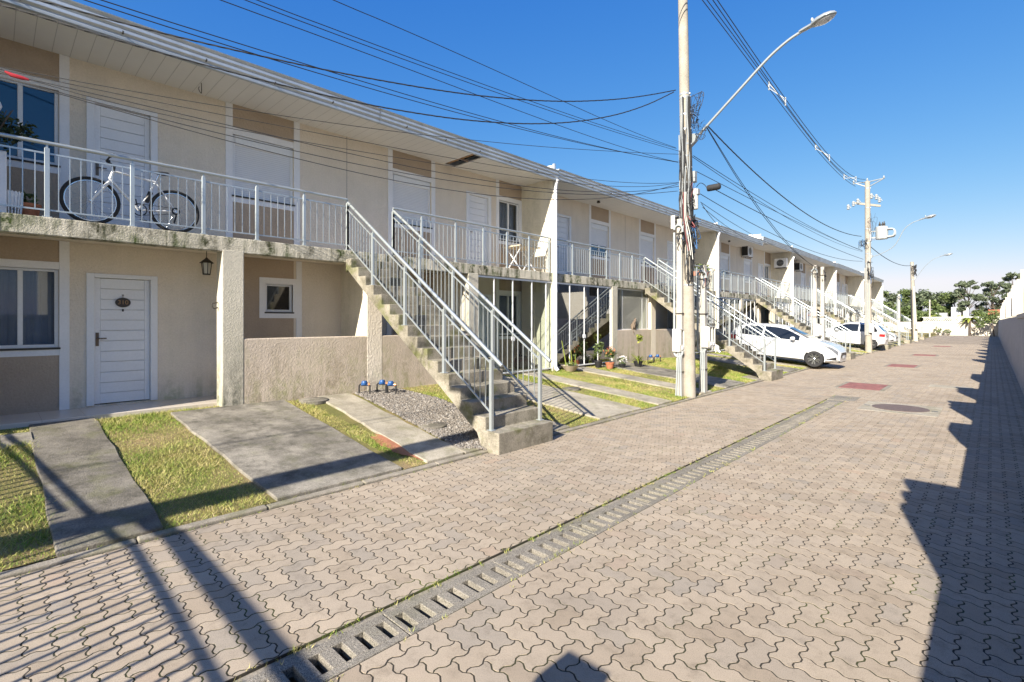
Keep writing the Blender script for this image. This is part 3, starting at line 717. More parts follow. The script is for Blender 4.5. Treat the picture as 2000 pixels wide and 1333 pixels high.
# ---------------------------------------------------------------- concrete outside staircases with metal handrails
X0, TR, RI, ZB, SW = -4.7143, .2631, .178, .1086, 1.1363
SLAB = ['nearest concrete staircase, its foot by the gravel bed', 'second concrete staircase, just behind the tall lamp pole and before the white hatchback',
        'third concrete staircase, rising behind the white hatchback', 'fourth concrete staircase, beside the white car at the transformer pole',
        'fifth, distant concrete staircase just past the transformer pole', 'farthest concrete staircase at the end of the terrace']
def staircase(k, c):
    Y0 = c-.65; t = thing('concrete_staircase', SLAB[k], 'staircase', (X0, Y0, .1), 'outside staircases of the terrace')
    n = 16; P = [(X0, ZB-.14)]; rr = random.Random(k)
    for i in range(n):
        x = X0-i*TR; P += [(x, ZB+RI*i+(0 if i else -.14)), (x, ZB+RI*(i+1))]
    P = P[1:]; xe = XS+.002; P += [(xe, ZB+RI*n), (xe, ZB+RI*n-.25)]
    zl = lambda x: ZB+RI*(X0-x)/TR-.17
    P += [(xe+.06, zl(xe+.06)+.05), (-7.4, zl(-7.4)), (-6.0, zl(-6.0)), (-5.15, zl(-5.15)), (-5.02, ZB-.14)]
    b = MB(); b.prism(P, Y0, Y0+SW, 'y'); b.build('steps', MT['stair'], t, bevel=.011, seg=2)
    zr = lambda x: 1.18+(-4.72-x)*(4.07-1.18)/(8.94-4.72)
    for sy in (.065, SW-.055):
        y = Y0+sy; r = MB(); r.tube([(-4.72, y, 1.18), (XS-.03, y, zr(XS-.03)+.01)], .027, 10); h = r.build('handrail', MT['rail'], t, smooth=True)
        xs_ = [-4.925, -5.955, -6.985, -7.995, XS-.06]
        for x in xs_:
            i = math.floor((X0-x)/TR+1e-6); zb = ZB+RI*(i+1) if x > XS else ZS
            q = MB(); q.box(x-.024, x+.024, y-.024, y+.024, zb, zr(x)-.065); q.box(x-.008, x+.008, y-.008, y+.008, zr(x)-.065, zr(x)-.012); q.box(x-.045, x+.045, y-.045, y+.045, zb, zb+.01)
            q.build('post', MT['rail'], h, bevel=.003, seg=1)
        for a, e in zip(xs_[:-1], xs_[1:]):
            q = MB(); a_, e_ = a-.025, e+.025; t1, t2 = -.125, -.80
            for tt in (t1, t2): q.beam((a_, y, zr(a_)+tt), (e_, y, zr(e_)+tt), .016, .022, (0, 0, 1))
            m_ = 9
            for i in range(1, m_):
                x = a+(e-a)*i/m_; q.box(x-.0055, x+.0055, y-.0055, y+.0055, zr(x)+t2, zr(x)+t1)
            q.build('baluster_panel', MT['rail'], h)
    return t
for k, c in enumerate(CEN): staircase(k, c)
# ---------------------------------------------------------------- poles, meter posts, street lamps
MT['cable'] = M('black_cable', (.018, .018, .02), .6, 0); MT['cabler'] = M('red_wire', (.22, .06, .06), .6, 0); MT['cableb'] = M('blue_wire', (.04, .12, .28), .6, 0)
MT['gcase'] = M('grey_case', (.30, .32, .33), .5, .1); MT['lampgrey'] = M('lamp_grey', (.36, .39, .40), .35, .05, metal=.4)
MT['lens'] = paint('lamp_lens', (.55, .56, .58), .08, 1)
MT['ceram'] = M('pale_insulator', (.34, .36, .37), .3, 0); MT['tmetal'] = M('transformer_grey', (.46, .48, .48), .5, .06)
def frame_curve(P, n=24):
    P = [Vector(q) for q in P]; Q = [P[0]]+P+[P[-1]]; out = []
    for i in range(1, len(Q)-2):
        for j in range(n//(len(P)-1)+1):
            t = j/(n//(len(P)-1)+1); a, b, c, d = Q[i-1], Q[i], Q[i+1], Q[i+2]
            out.append(.5*((2*b)+(c-a)*t+(2*a-5*b+4*c-d)*t*t+(3*b-3*c+d-a)*t**3))
    return out+[P[-1]]
def lamp_arm(p, pts, tip, r=.03):
    ar = MB(); C = frame_curve(pts, 30); ar.tube(C, r, 10); x, y, z = pts[0]
    ar.hexa([(x-.10, y-.06, z-.16), (x+.02, y-.06, z-.06), (x+.02, y+.06, z-.06), (x-.10, y+.06, z-.16), (x-.10, y-.06, z+.12), (x+.05, y-.06, z+.10), (x+.05, y+.06, z+.10), (x-.10, y+.06, z+.12)])
    ar.box(x-.12, x-.10, y-.05, y+.05, z-.28, z+.28); a = ar.build('lamp_arm', MT['lampgrey'], p, smooth=True)
    e = Vector(pts[-1]); d = (Vector(tip)-e); L = d.length; d.normalize(); sd = Vector((0, 1, 0)); up = sd.cross(d); up = up if up.z > 0 else -up
    h = MB(); n = 20; secs = [(-.05, .045, .045), (.05, .055, .055), (.30, .062, .06), (.36, .10, .085), (.50, .135, .10), (.70, .145, .10), (.86, .11, .085), (.96, .06, .055), (1.0, .015, .02)]
    base = []
    for s_, w, t in secs:
        ring = []
        for i in range(n):
            q = 2*math.pi*i/n; vz = math.sin(q)*t*(1 if math.sin(q) > 0 else .28); ring.append(e+d*(s_*L)+sd*(math.cos(q)*w)+up*(vz))
        base.append(ring)
    vs = [v for rg in base for v in rg]; fs = [(i*n+k, i*n+(k+1) % n, (i+1)*n+(k+1) % n, (i+1)*n+k) for i in range(len(secs)-1) for k in range(n)]+[tuple(range(n-1, -1, -1)), tuple((len(secs)-1)*n+k for k in range(n))]
    h.add(vs, fs); h.tube([e+d*.36*L+up*.09, e+d*.36*L+up*.14], .03, 10); h.build('lamp_head', MT['lampgrey'], a, smooth=True)
    l = MB(); cc = e+d*.66*L-up*.03; ring = [cc+d*(math.cos(2*math.pi*i/n)*.29*L)+sd*(math.sin(2*math.pi*i/n)*.125) for i in range(n)]; m_ = [cc+(v-cc)*.62-up*.035 for v in ring]
    l.add(ring+m_+[cc-up*.05], [(i, (i+1) % n, n+(i+1) % n, n+i) for i in range(n)]+[(n+i, n+(i+1) % n, 2*n) for i in range(n)]); l.build('lens', MT['lens'], a, smooth=True)
    return a
def pole_shaft(p, b0, t0, r0, r1, bands=(), m=None):
    q = MB(); n = 18; P = [Vector(b0)+(Vector(t0)-Vector(b0))*i/n for i in range(n+1)]; q.tube(P, [r0+(r1-r0)*i/n for i in range(n+1)], 20); q.build('shaft', m or MT['pole'], p, smooth=True)
    at = lambda z: (Vector(b0)+(Vector(t0)-Vector(b0))*((z-b0[2])/(t0[2]-b0[2])), r0+(r1-r0)*((z-b0[2])/(t0[2]-b0[2])))
    for z in bands:
        c, r = at(z); w = MB(); w.tube([c-Vector((0,0,.018)), c+Vector((0,0,.018))], r+.006, 20); w.box(c.x+r-.01, c.x+r+.035, c.y-.015, c.y+.015, z-.016, z+.016); w.build('steel_band', MT['gutter'], p, smooth=True)
    return at
def tangle(p, c, rad, n, seed, names='cable_loop', rr=.007):
    r = random.Random(seed); c = Vector(c)
    for i in range(n):
        P = [c+Vector((r.uniform(-.25, 1)*rad[0], r.uniform(-1, 1)*rad[1], r.uniform(-1, 1)*rad[2])) for _ in range(r.choice((3, 4, 5)))]
        P = [c+Vector((-.3*rad[0], 0, r.uniform(-.6, .6)*rad[2]))]+P
        MB().tube(frame_curve(P, 26), rr*r.uniform(.55, 1.1), 6).build(names, MT[r.choice(('cable',)*9+('cableb', 'cabler'))], p, smooth=True)
# --- tall pole with the street lamp
t = thing('utility_pole', 'tall round concrete pole wrapped in cables, carrying the biggest curved street lamp', 'utility pole', (-5.05, 11.2, .05), 'poles along the kerb')
at = pole_shaft(t, (-5.05, 11.2, -.2), (-5.275, 11.25, 11.2), 0.142, .100, (2.62, 3.9, 4.55, 5.0, 5.35, 5.62, 5.9, 6.25, 6.6, 7.0, 7.08))
lamp_arm(t, [(-4.99, 11.36, 6.04), (-4.45, 11.38, 6.50), (-3.95, 11.39, 6.92), (-3.42, 11.4, 7.36), (-3.05, 11.4, 7.58), (-2.80, 11.4, 7.67)], (-2.18, 11.4, 7.80))
rr_ = random.Random(5)
for i in range(40):     # risers strapped to the shaft
    a = rr_.uniform(-1.9, 1.0); z0 = rr_.uniform(2.6, 4.2); z1 = rr_.uniform(4.7, 6.3) if i % 4 else 7.0; P = []
    for j in range(9):
        z = z0+(z1-z0)*j/8; c, r = at(z); a2 = a+rr_.uniform(-.13, .13)+.12*math.sin(j*.9+i); P.append(c+Vector((math.cos(a2-math.pi/4), math.sin(a2-math.pi/4), 0))*(r+.010+rr_.uniform(0, .022)))
    MB().tube(frame_curve(P, 32), rr_.uniform(.007, .015), 6).build('riser_cable', MT['cable'] if i % 6 else MT['gcase'], t, smooth=True)
tangle(t, (-5.08, 11.28, 6.5), (.26, .10, .34), 12, 3); tangle(t, (-5.0, 11.3, 6.85), (.24, .06, .28), 3, 33); tangle(t, (-4.9, 11.3, 6.15), (.22, .08, .22), 6, 8); tangle(t, (-5.04, 11.2, 4.75), (.12, .13, .4), 9, 4); tangle(t, (-5.0, 11.15, 3.8), (.17, .17, .40), 20, 6, rr=.012); tangle(t, (-5.25, 11.05, 3.7), (.12, .1, .35), 8, 61, rr=.011); tangle(t, (-5.05, 11.1, 3.1), (.14, .12, .5), 7, 9)
for x0, x1, y0, y1, z0, z1, m in ((-5.09, -4.96, 11.26, 11.40, 5.02, 5.27, 'gcase'), (-5.02, -4.90, 11.3, 11.42, 4.72, 4.86, 'gcase'), (-5.40, -5.30, 10.95, 11.10, 3.93, 4.24, 'meter'), (-5.07, -4.94, 11.12, 11.26, 3.35, 3.72, 'black')):
    MB().box(x0, x1, y0, y1, z0, z1).build('splice_box', MT[m], t, bevel=.012)
MB().tube([(-5.01, 11.36, 4.40), (-5.01, 11.36, 4.84)], .085, 14).tube([(-5.01, 11.36, 4.84), (-5.01, 11.36, 4.87)], .06, 14).build('splice_dome', MT['meter'], t, smooth=True)
w = MB()
for i, z in enumerate((3.98, 4.07, 4.16)): w.box(-5.30, -5.26, 10.96, 11.08, z, z+.045)
w.build('breaker', MT['black'], t)
for i in range(3): MB().tube(frame_curve([(-5.12+.03*i, 11.02, 4.75), (-5.11+.03*i, 11.0, 4.2), (-5.05+.05*i, 10.99, 3.75), (-4.98+.05*i, 10.98, 3.38-.1*i)], 20), .009, 6).build('drop_cable', MT['meter' if i else 'cabler'], t, smooth=True)
# --- square white posts carrying meter boxes
def meter_post(x, y, h, label, box=None, box2=None, w=.15, pipes=True, group='slim posts with meter boxes', z0=.0):
    p = thing('meter_post', label, 'meter post', (x, y, lz(x)), group); q = MB(); q.hexa([(x-w/2, y-w/2, z0-.1), (x+w/2, y-w/2, z0-.1), (x+w/2, y+w/2, z0-.1), (x-w/2, y+w/2, z0-.1), (x-w*.4, y-w*.4, h), (x+w*.4, y-w*.4, h), (x+w*.4, y+w*.4, h), (x-w*.4, y+w*.4, h)]); q.build('shaft', MT['postw'], p, bevel=.012)
    if box:
        bx, by, z, zt = box; bw, bl = .215, .33; b = MB(); b.box(bx-bw, bx-.035, by, by+bl, z, zt); b.box(bx-.036, bx, by, by+.02, z, zt); b.box(bx-.036, bx, by+bl-.02, by+bl, z, zt); b.box(bx-.036, bx, by+bl/2-.012, by+bl/2+.012, z, zt); b.box(bx-.036, bx, by, by+bl, zt-.02, zt); b.box(bx-.036, bx-.01, by, by+bl, z, z+.16)
        for f in (.38, .5): b.box(bx-bw-.0, bx-.04, by-.006, by+.001, z+(zt-z)*f, z+(zt-z)*f+.012)
        k_ = b.build('meter_box', MT['meter'], p, bevel=.008)
        for f in (.28, .72): MB().box(bx-.03, bx+.006, by+bl*f-.035, by+bl*f+.035, z+.05, z+.13).build('meter_dial', MT['white'], k_, bevel=.006); MB().box(bx-.034, bx-.030, by+bl*f-.06, by+bl*f+.06, z+.18, zt-.03).build('meter_window', MT['pad'], k_)
        if pipes:
            px = x-w/2-.03; g = MB(); g.tube([(px, y-w/2-.01, h*.985-.25), (px, y-w/2-.01, z-.02)]+[(px+.10-.10*math.cos(a), y-w/2-.01, z-.02-.10*math.sin(a)) for a in np.linspace(0, math.pi, 9)][1:]+[(px+.2, y-w/2-.01, z+.01)], .026, 10)
            g.tube([(px+.0, y-w/2-.01, h-.25)]+[(px+.10-.10*math.cos(a), y-w/2-.01, h-.25+.10*math.sin(a)) for a in np.linspace(0, math.pi, 9)]+[(px+.2, y-w/2-.01, h-.32)], .026, 10)
            g.build('conduit', MT['gpipe'], p, smooth=True); g = MB()
            for i, dx in enumerate((.0, .05, .10)): g.tube([(x+dx*.8, y-w/2-.025, z+.02), (x+dx*.8-.02, y-w/2-.025, z-.25), (x+dx*.9-.06+.02*i, y-w/2-.025, lz(x)-.05)], .018, 8)
            g.build('conduit', MT['gpipe'], p, smooth=True)
    for z in (.6, 1.95, h-.35): MB().box(x-w/2-.012, x+w/2+.012, y-w/2-.012, y+w/2+.012, z, z+.022).build('strap', MT['iron'], p)
    if h > 3: tangle(p, (x+.02, y-.03, h-.35), (.13, .13, .30), 7, int(y*10)+1, rr=.008)
    return p
meter_post(-5.215, 11.055, 4.15, 'square white post with meter box, just left of the tall lamp pole', (-5.12, 10.90, 1.08, 1.60))
meter_post(-5.09, 12.05, 3.15, 'shorter white post with meter box and grey conduit, right of the tall lamp pole', (-4.86, 11.88, 1.15, 1.66))
meter_post(-5.18, 23.15, 4.05, 'paired white post with meter boxes in front of the hatchback', (-4.98, 23.0, 1.18, 1.68))
meter_post(-4.98, 23.45, 4.0, 'slim white post standing against the paired post by the hatchback', None, pipes=False)
meter_post(-4.92, 46.2, 3.8, 'far white meter post between the transformer pole and the next pole', (-4.66, 46.05, 1.1, 1.6))
meter_post(-5.0, 72.5, 4.2, 'farthest thin white meter post before the end wall', (-4.78, 72.4, 1.1, 1.7), pipes=False)
# --- second pole with transformer
t = thing('utility_pole', 'grey concrete pole carrying the transformer and high insulators beside the second white car', 'utility pole', (-5.0, 34.3, .05), 'poles along the kerb')
at = pole_shaft(t, (-5.02, 34.3, -.2), (-5.08, 34.3, 9.7), .17, .125, (1.8, 2.9, 4.2, 4.9, 5.6, 6.2, 7.0, 8.2, 9.3))
lamp_arm(t, [(-4.88, 34.3, 5.42), (-4.45, 34.3, 5.55), (-3.85, 34.3, 5.95), (-3.45, 34.3, 6.75), (-3.1, 34.3, 7.08), (-2.75, 34.3, 7.2)], (-2.1, 34.3, 7.36), .018)
def bracket(p, pts, m='lampgrey', r=.03): MB().tube(pts, r, 8).build('crossarm', MT[m], p, smooth=True)
bracket(t, [(-5.05, 34.25, 9.35), (-5.7, 34.25, 9.72)]); bracket(t, [(-5.05, 34.25, 9.35), (-4.35, 34.25, 9.70)]); bracket(t, [(-5.75, 34.25, 9.68), (-5.08, 34.25, 9.66)]); bracket(t, [(-5.05, 34.25, 9.66), (-4.3, 34.25, 9.72)])
MB().beam((-5.7, 34.1, 8.55), (-4.5, 34.5, 8.25), .09, .11).build('crossarm', MT['pole'], t)
for x, z in ((-5.72, 9.78), (-4.32, 9.78), (-5.08, 9.78)): MB().lathe((x, 34.25, z-.08), [(.03, 0), (.06, .03), (.035, .06), (.06, .09), (.035, .12), (.03, .16)], 10).build('insulator', MT['ceram'], t, smooth=True)
for i, (x, y, z) in enumerate(((-5.95, 34.05, 8.35), (-5.7, 34.05, 8.5), (-5.5, 34.12, 8.62), (-4.9, 34.35, 8.85), (-4.68, 34.4, 8.78), (-4.55, 34.45, 8.6))):
    MB().lathe((x, y, z-.16), [(.03, 0), (.085, .03), (.05, .08), (.085, .12), (.05, .17), (.085, .22), (.04, .3)], 10).tube([(x, y, z+.12), (x+.14, y, z-.08)], .018, 6).build('fuse_cutout', MT['ceram'], t, smooth=True)
tangle(t, (-5.0, 34.15, 4.4), (.22, .2, .75), 14, 14, rr=.012); tangle(t, (-5.35, 34.1, 6.15), (.35, .1, .3), 8, 15, rr=.011); tangle(t, (-4.95, 34.1, 7.1), (.35, .1, .8), 5, 16)
for i in range(5): MB().tube([(-5.16+.05*i, 34.13, 1.0), (-5.17+.05*i, 34.13, 4.8+.3*i)], .022, 8).build('riser_conduit', MT['gpipe' if i % 2 else 'postw'], t, smooth=True)
MB().box(-4.97, -4.75, 34.0, 34.33, 1.15, 1.65).build('meter_box', MT['meter'], t, bevel=.01)
tr = thing('transformer', 'pale grey transformer tank with cooling fins hanging on the second pole', 'transformer', (-4.4, 34.3, 6.35))
b = MB(); b.lathe((-4.42, 34.3, 6.36), [(.27, 0), (.29, .03), (.29, .62), (.30, .66), (.24, .70), (.05, .73)], 24); b.build('tank', MT['tmetal'], tr, smooth=True)
for i in range(4):
    y = 34.12+i*.12; b = MB(); C = [(-4.15, y, 6.88), (-3.92, y, 6.86), (-3.84, y, 6.76), (-3.84, y, 6.58), (-3.92, y, 6.47), (-4.15, y, 6.45)]; b.tube(frame_curve(C, 20), .035, 8); b.build('cooling_tube', MT['tmetal'], tr, smooth=True)
for x, y in ((-4.5, 34.2), (-4.4, 34.38), (-4.3, 34.2)): MB().lathe((x, y, 7.05), [(.05, 0), (.07, .04), (.04, .08), (.065, .12), (.035, .17), (.015, .28)], 10).build('bushing', MT['iron'], tr, smooth=True)
MB().box(-4.98, -4.66, 34.24, 34.36, 6.44, 6.50).box(-4.98, -4.66, 34.24, 34.36, 6.80, 6.86).box(-4.98, -4.9, 34.2, 34.4, 6.3, 7.0).build('mounting_arm', MT['tmetal'], tr)
# --- third pole
t = thing('utility_pole', 'third, distant concrete pole with a thin curved street lamp', 'utility pole', (-5.0, 57, .05), 'poles along the kerb')
pole_shaft(t, (-4.98, 57, -.2), (-5.16, 57, 7.1), .19, .13, (2.5, 4, 5.5, 6.8))
lamp_arm(t, [(-4.9, 57, 5.6), (-4.6, 57, 6.1), (-4.2, 57, 6.7), (-3.7, 57, 7.2), (-3.2, 57, 7.42)], (-2.4, 57, 7.6), .02); tangle(t, (-5.1, 56.9, 6.3), (.3, .2, .6), 10, 22, rr=.02)
MB().tube([(-5.12, 56.8, .2), (-5.2, 56.8, 4.6)], .06, 8).build('riser_conduit', MT['rubber'], t); MB().hexa([(-4.98, 56.75, 0), (-4.72, 56.75, 0), (-4.72, 57, 0), (-4.98, 57, 0), (-5.1, 56.75, 4.9), (-4.95, 56.75, 4.9), (-4.95, 57, 4.9), (-5.1, 57, 4.9)]).build('side_post', MT['postw'], t)
MB().box(-4.86, -4.6, 56.5, 56.74, 1.1, 1.7).build('meter_box', MT['meter'], t)
# --- overhead cables
CABLES = [('B1','bundle',0.013,[(-8.86,-0.36,5.767),(-8.59,0.37,5.787),(-8.36,1.07,5.745),(-8.14,1.77,5.722),(-7.91,2.47,5.714),(-7.69,3.17,5.719),(-7.47,3.86,5.735),(-7.24,4.56,5.764),(-7.02,5.26,5.809),(-6.8,5.96,5.873),(-6.57,6.66,5.959),(-6.35,7.36,6.071),(-6.13,8.06,6.212),(-5.9,8.76,6.383),(-5.68,9.46,6.586),(-5.45,10.15,6.819),(-5.23,10.85,7.08)]),
 ('B2','bundle',0.013,[(-8.86,-0.36,5.605),(-8.69,0.06,5.625),(-8.46,0.77,5.538),(-8.23,1.49,5.462),(-8.0,2.21,5.4),(-7.77,2.92,5.354),(-7.54,3.64,5.326),(-7.31,4.36,5.321),(-7.08,5.07,5.341),(-6.85,5.79,5.389),(-6.62,6.5,5.472),(-6.39,7.22,5.592),(-6.16,7.94,5.758),(-5.94,8.65,5.975),(-5.71,9.37,6.252),(-5.48,10.08,6.599),(-5.25,10.8,7.026)]),
 ('L1','thin',0.005,[(-5.2,-6.48,5.01),(-5.2,-3.48,5.042),(-5.2,-0.48,5.136),(-5.2,2.52,5.293),(-5.2,3.16,5.333),(-5.2,3.79,5.367),(-5.2,4.43,5.396),(-5.2,5.06,5.422),(-5.2,5.7,5.445),(-5.2,6.34,5.469),(-5.2,6.97,5.493),(-5.2,7.61,5.519),(-5.2,8.24,5.55),(-5.2,8.88,5.586),(-5.2,9.52,5.629),(-5.2,10.15,5.68),(-5.2,10.79,5.74)]),
 ('L2','thin',0.005,[(-5.2,-7.21,4.651),(-5.2,-4.21,4.682),(-5.2,-1.21,4.775),(-5.2,1.79,4.93),(-5.2,2.48,4.973),(-5.2,3.18,5.019),(-5.2,3.88,5.068),(-5.2,4.57,5.12),(-5.2,5.27,5.175),(-5.2,5.96,5.233),(-5.2,6.66,5.294),(-5.2,7.36,5.358),(-5.2,8.05,5.426),(-5.2,8.75,5.497),(-5.2,9.44,5.571),(-5.2,10.14,5.649),(-5.2,10.83,5.731)]),
 ('L3','thin',0.005,[(-5.2,-7.31,4.63),(-5.2,-4.31,4.658),(-5.2,-1.31,4.741),(-5.2,1.69,4.881),(-5.2,2.41,4.921),(-5.2,3.12,4.965),(-5.2,3.83,5.014),(-5.2,4.55,5.067),(-5.2,5.26,5.124),(-5.2,5.97,5.185),(-5.2,6.69,5.249),(-5.2,7.4,5.317),(-5.2,8.12,5.389),(-5.2,8.83,5.463),(-5.2,9.54,5.54),(-5.2,10.26,5.62),(-5.2,10.97,5.702)]),
 ('L4','thin',0.005,[(-5.2,-7.52,4.512),(-5.2,-4.52,4.542),(-5.2,-1.52,4.632),(-5.2,1.48,4.782),(-5.2,2.2,4.825),(-5.2,2.93,4.864),(-5.2,3.65,4.899),(-5.2,4.37,4.933),(-5.2,5.1,4.967),(-5.2,5.82,5.003),(-5.2,6.54,5.042),(-5.2,7.26,5.086),(-5.2,7.99,5.136),(-5.2,8.71,5.194),(-5.2,9.43,5.262),(-5.2,10.16,5.341),(-5.2,10.88,5.433)]),
 ('L5','thin',0.005,[(-5.2,-8.39,4.12),(-5.2,-5.39,4.149),(-5.2,-2.39,4.235),(-5.2,0.61,4.379),(-5.2,1.41,4.425),(-5.2,2.2,4.475),(-5.2,2.99,4.53),(-5.2,3.79,4.591),(-5.2,4.58,4.658),(-5.2,5.37,4.731),(-5.2,6.17,4.81),(-5.2,6.96,4.896),(-5.2,7.75,4.99),(-5.2,8.55,5.091),(-5.2,9.34,5.2),(-5.2,10.13,5.318),(-5.2,10.92,5.444)]),
 ('L6','thin',0.005,[(-5.2,-8.5,4.13),(-5.2,-5.5,4.152),(-5.2,-2.5,4.219),(-5.2,0.5,4.331),(-5.2,1.3,4.367),(-5.2,2.11,4.413),(-5.2,2.91,4.469),(-5.2,3.71,4.534),(-5.2,4.51,4.608),(-5.2,5.31,4.689),(-5.2,6.11,4.778),(-5.2,6.92,4.873),(-5.2,7.72,4.975),(-5.2,8.52,5.082),(-5.2,9.32,5.195),(-5.2,10.12,5.312),(-5.2,10.92,5.432)]),
 ('L7','thin',0.005,[(-8.86,-0.36,4.849),(-8.69,0.06,4.869),(-8.45,0.79,4.857),(-8.22,1.51,4.856),(-7.99,2.24,4.864),(-7.75,2.97,4.882),(-7.52,3.69,4.91),(-7.29,4.42,4.946),(-7.06,5.15,4.992),(-6.82,5.87,5.046),(-6.59,6.6,5.108),(-6.36,7.33,5.178),(-6.13,8.05,5.256),(-5.89,8.78,5.34),(-5.66,9.51,5.431),(-5.43,10.24,5.528),(-5.2,10.96,5.63)]),
 ('L8','thin',0.005,[(-8.86,-0.36,4.818),(-8.69,0.06,4.838),(-8.45,0.79,4.801),(-8.22,1.51,4.771),(-7.99,2.24,4.747),(-7.75,2.97,4.726),(-7.52,3.69,4.707),(-7.29,4.42,4.69),(-7.06,5.15,4.676),(-6.82,5.87,4.666),(-6.59,6.6,4.663),(-6.36,7.33,4.667),(-6.13,8.05,4.685),(-5.89,8.78,4.718),(-5.66,9.51,4.774),(-5.43,10.24,4.858),(-5.2,10.96,4.975)]),
 ('L9','thin',0.005,[(-8.86,-0.36,4.791),(-8.69,0.06,4.811),(-8.45,0.79,4.696),(-8.22,1.51,4.622),(-7.99,2.24,4.576),(-7.75,2.97,4.55),(-7.52,3.69,4.536),(-7.29,4.42,4.529),(-7.06,5.15,4.526),(-6.82,5.87,4.527),(-6.59,6.6,4.531),(-6.36,7.33,4.543),(-6.13,8.05,4.568),(-5.89,8.78,4.613),(-5.66,9.51,4.686),(-5.43,10.24,4.801),(-5.2,10.96,4.969)]),
 ('L10','thin',0.006,[(-8.86,-0.36,4.772),(-8.69,0.06,4.792),(-8.45,0.79,4.743),(-8.22,1.51,4.684),(-7.99,2.24,4.62),(-7.75,2.97,4.555),(-7.52,3.69,4.493),(-7.29,4.42,4.439),(-7.06,5.15,4.395),(-6.82,5.87,4.367),(-6.59,6.6,4.358),(-6.36,7.33,4.371),(-6.13,8.05,4.41),(-5.89,8.78,4.478),(-5.66,9.51,4.579),(-5.43,10.24,4.716),(-5.2,10.96,4.892)]),
 ('L11','thin',0.006,[(-8.86,-0.36,4.728),(-8.69,0.06,4.748),(-8.45,0.78,4.648),(-8.22,1.51,4.557),(-7.99,2.23,4.475),(-7.76,2.95,4.405),(-7.53,3.68,4.347),(-7.3,4.4,4.303),(-7.07,5.12,4.275),(-6.83,5.84,4.263),(-6.6,6.57,4.27),(-6.37,7.29,4.297),(-6.14,8.01,4.344),(-5.91,8.74,4.415),(-5.68,9.46,4.509),(-5.44,10.18,4.628),(-5.21,10.91,4.774)]),
 ('L12','thin',0.006,[(-8.86,-0.36,4.726),(-8.69,0.06,4.746),(-8.45,0.78,4.624),(-8.22,1.51,4.508),(-7.99,2.23,4.4),(-7.76,2.95,4.303),(-7.53,3.68,4.221),(-7.3,4.4,4.157),(-7.07,5.12,4.115),(-6.83,5.84,4.097),(-6.6,6.57,4.107),(-6.37,7.29,4.148),(-6.14,8.01,4.224),(-5.91,8.74,4.336),(-5.68,9.46,4.489),(-5.44,10.18,4.685),(-5.21,10.91,4.928)]),
 ('R1','rbundle',0.02,[(-5.1,12.26,6.65),(-5.1,13.83,6.434),(-5.1,15.39,6.254),(-5.1,16.95,6.109),(-5.1,18.52,5.998),(-5.1,20.08,5.922),(-5.1,21.65,5.877),(-5.1,23.21,5.864),(-5.1,24.78,5.881),(-5.1,26.34,5.928),(-5.1,27.9,6.002),(-5.1,29.47,6.104),(-5.1,31.03,6.233),(-5.1,32.6,6.386)]),
 ('R4','right',0.008,[(-5.1,11.51,5.703),(-5.1,13.16,5.639),(-5.1,14.8,5.586),(-5.1,16.45,5.542),(-5.1,18.09,5.508),(-5.1,19.73,5.485),(-5.1,21.38,5.471),(-5.1,23.02,5.467),(-5.1,24.67,5.473),(-5.1,26.31,5.489),(-5.1,27.95,5.516),(-5.1,29.6,5.552),(-5.1,31.24,5.598),(-5.1,32.89,5.654)]),
 ('R5','right',0.008,[(-5.1,11.68,5.368),(-5.1,13.31,5.364),(-5.1,14.94,5.364),(-5.1,16.57,5.368),(-5.1,18.21,5.375),(-5.1,19.84,5.387),(-5.1,21.47,5.403),(-5.1,23.1,5.423),(-5.1,24.73,5.446),(-5.1,26.36,5.474),(-5.1,27.99,5.505),(-5.1,29.62,5.541),(-5.1,31.26,5.58),(-5.1,32.89,5.624)]),
 ('R6','right',0.011,[(-5.1,12.57,5.15),(-5.1,14.15,5.114),(-5.1,15.74,5.085),(-5.1,17.32,5.063),(-5.1,18.91,5.046),(-5.1,20.5,5.037),(-5.1,22.08,5.034),(-5.1,23.67,5.037),(-5.1,25.25,5.047),(-5.1,26.84,5.064),(-5.1,28.42,5.087),(-5.1,30.01,5.116),(-5.1,31.59,5.152),(-5.1,33.18,5.195)]),
 ('R7','right',0.009,[(-5.1,11.79,4.875),(-5.1,13.42,4.77),(-5.1,15.04,4.686),(-5.1,16.66,4.621),(-5.1,18.28,4.576),(-5.1,19.91,4.551),(-5.1,21.53,4.545),(-5.1,23.15,4.56),(-5.1,24.77,4.594),(-5.1,26.4,4.648),(-5.1,28.02,4.721),(-5.1,29.64,4.815),(-5.1,31.26,4.928),(-5.1,32.89,5.061)]),
 ('R9','right',0.007,[(-5.1,11.41,5.666),(-5.1,13.06,5.572),(-5.1,14.71,5.493),(-5.1,16.36,5.429),(-5.1,18.02,5.379),(-5.1,19.67,5.343),(-5.1,21.32,5.323),(-5.1,22.97,5.316),(-5.1,24.62,5.324),(-5.1,26.28,5.347),(-5.1,27.93,5.384),(-5.1,29.58,5.435),(-5.1,31.23,5.501),(-5.1,32.89,5.581)]),
 ('H1','high',0.014,[(-5.35,6.74,10.665),(-5.35,12.74,10.162),(-5.35,14.25,10.034),(-5.35,15.77,9.897),(-5.35,17.29,9.755),(-5.35,18.81,9.613),(-5.35,20.33,9.478),(-5.35,21.84,9.355),(-5.35,23.36,9.249),(-5.35,24.88,9.166),(-5.35,26.4,9.11),(-5.35,27.92,9.089),(-5.35,29.43,9.106),(-5.35,30.95,9.168),(-5.35,32.47,9.279)]),
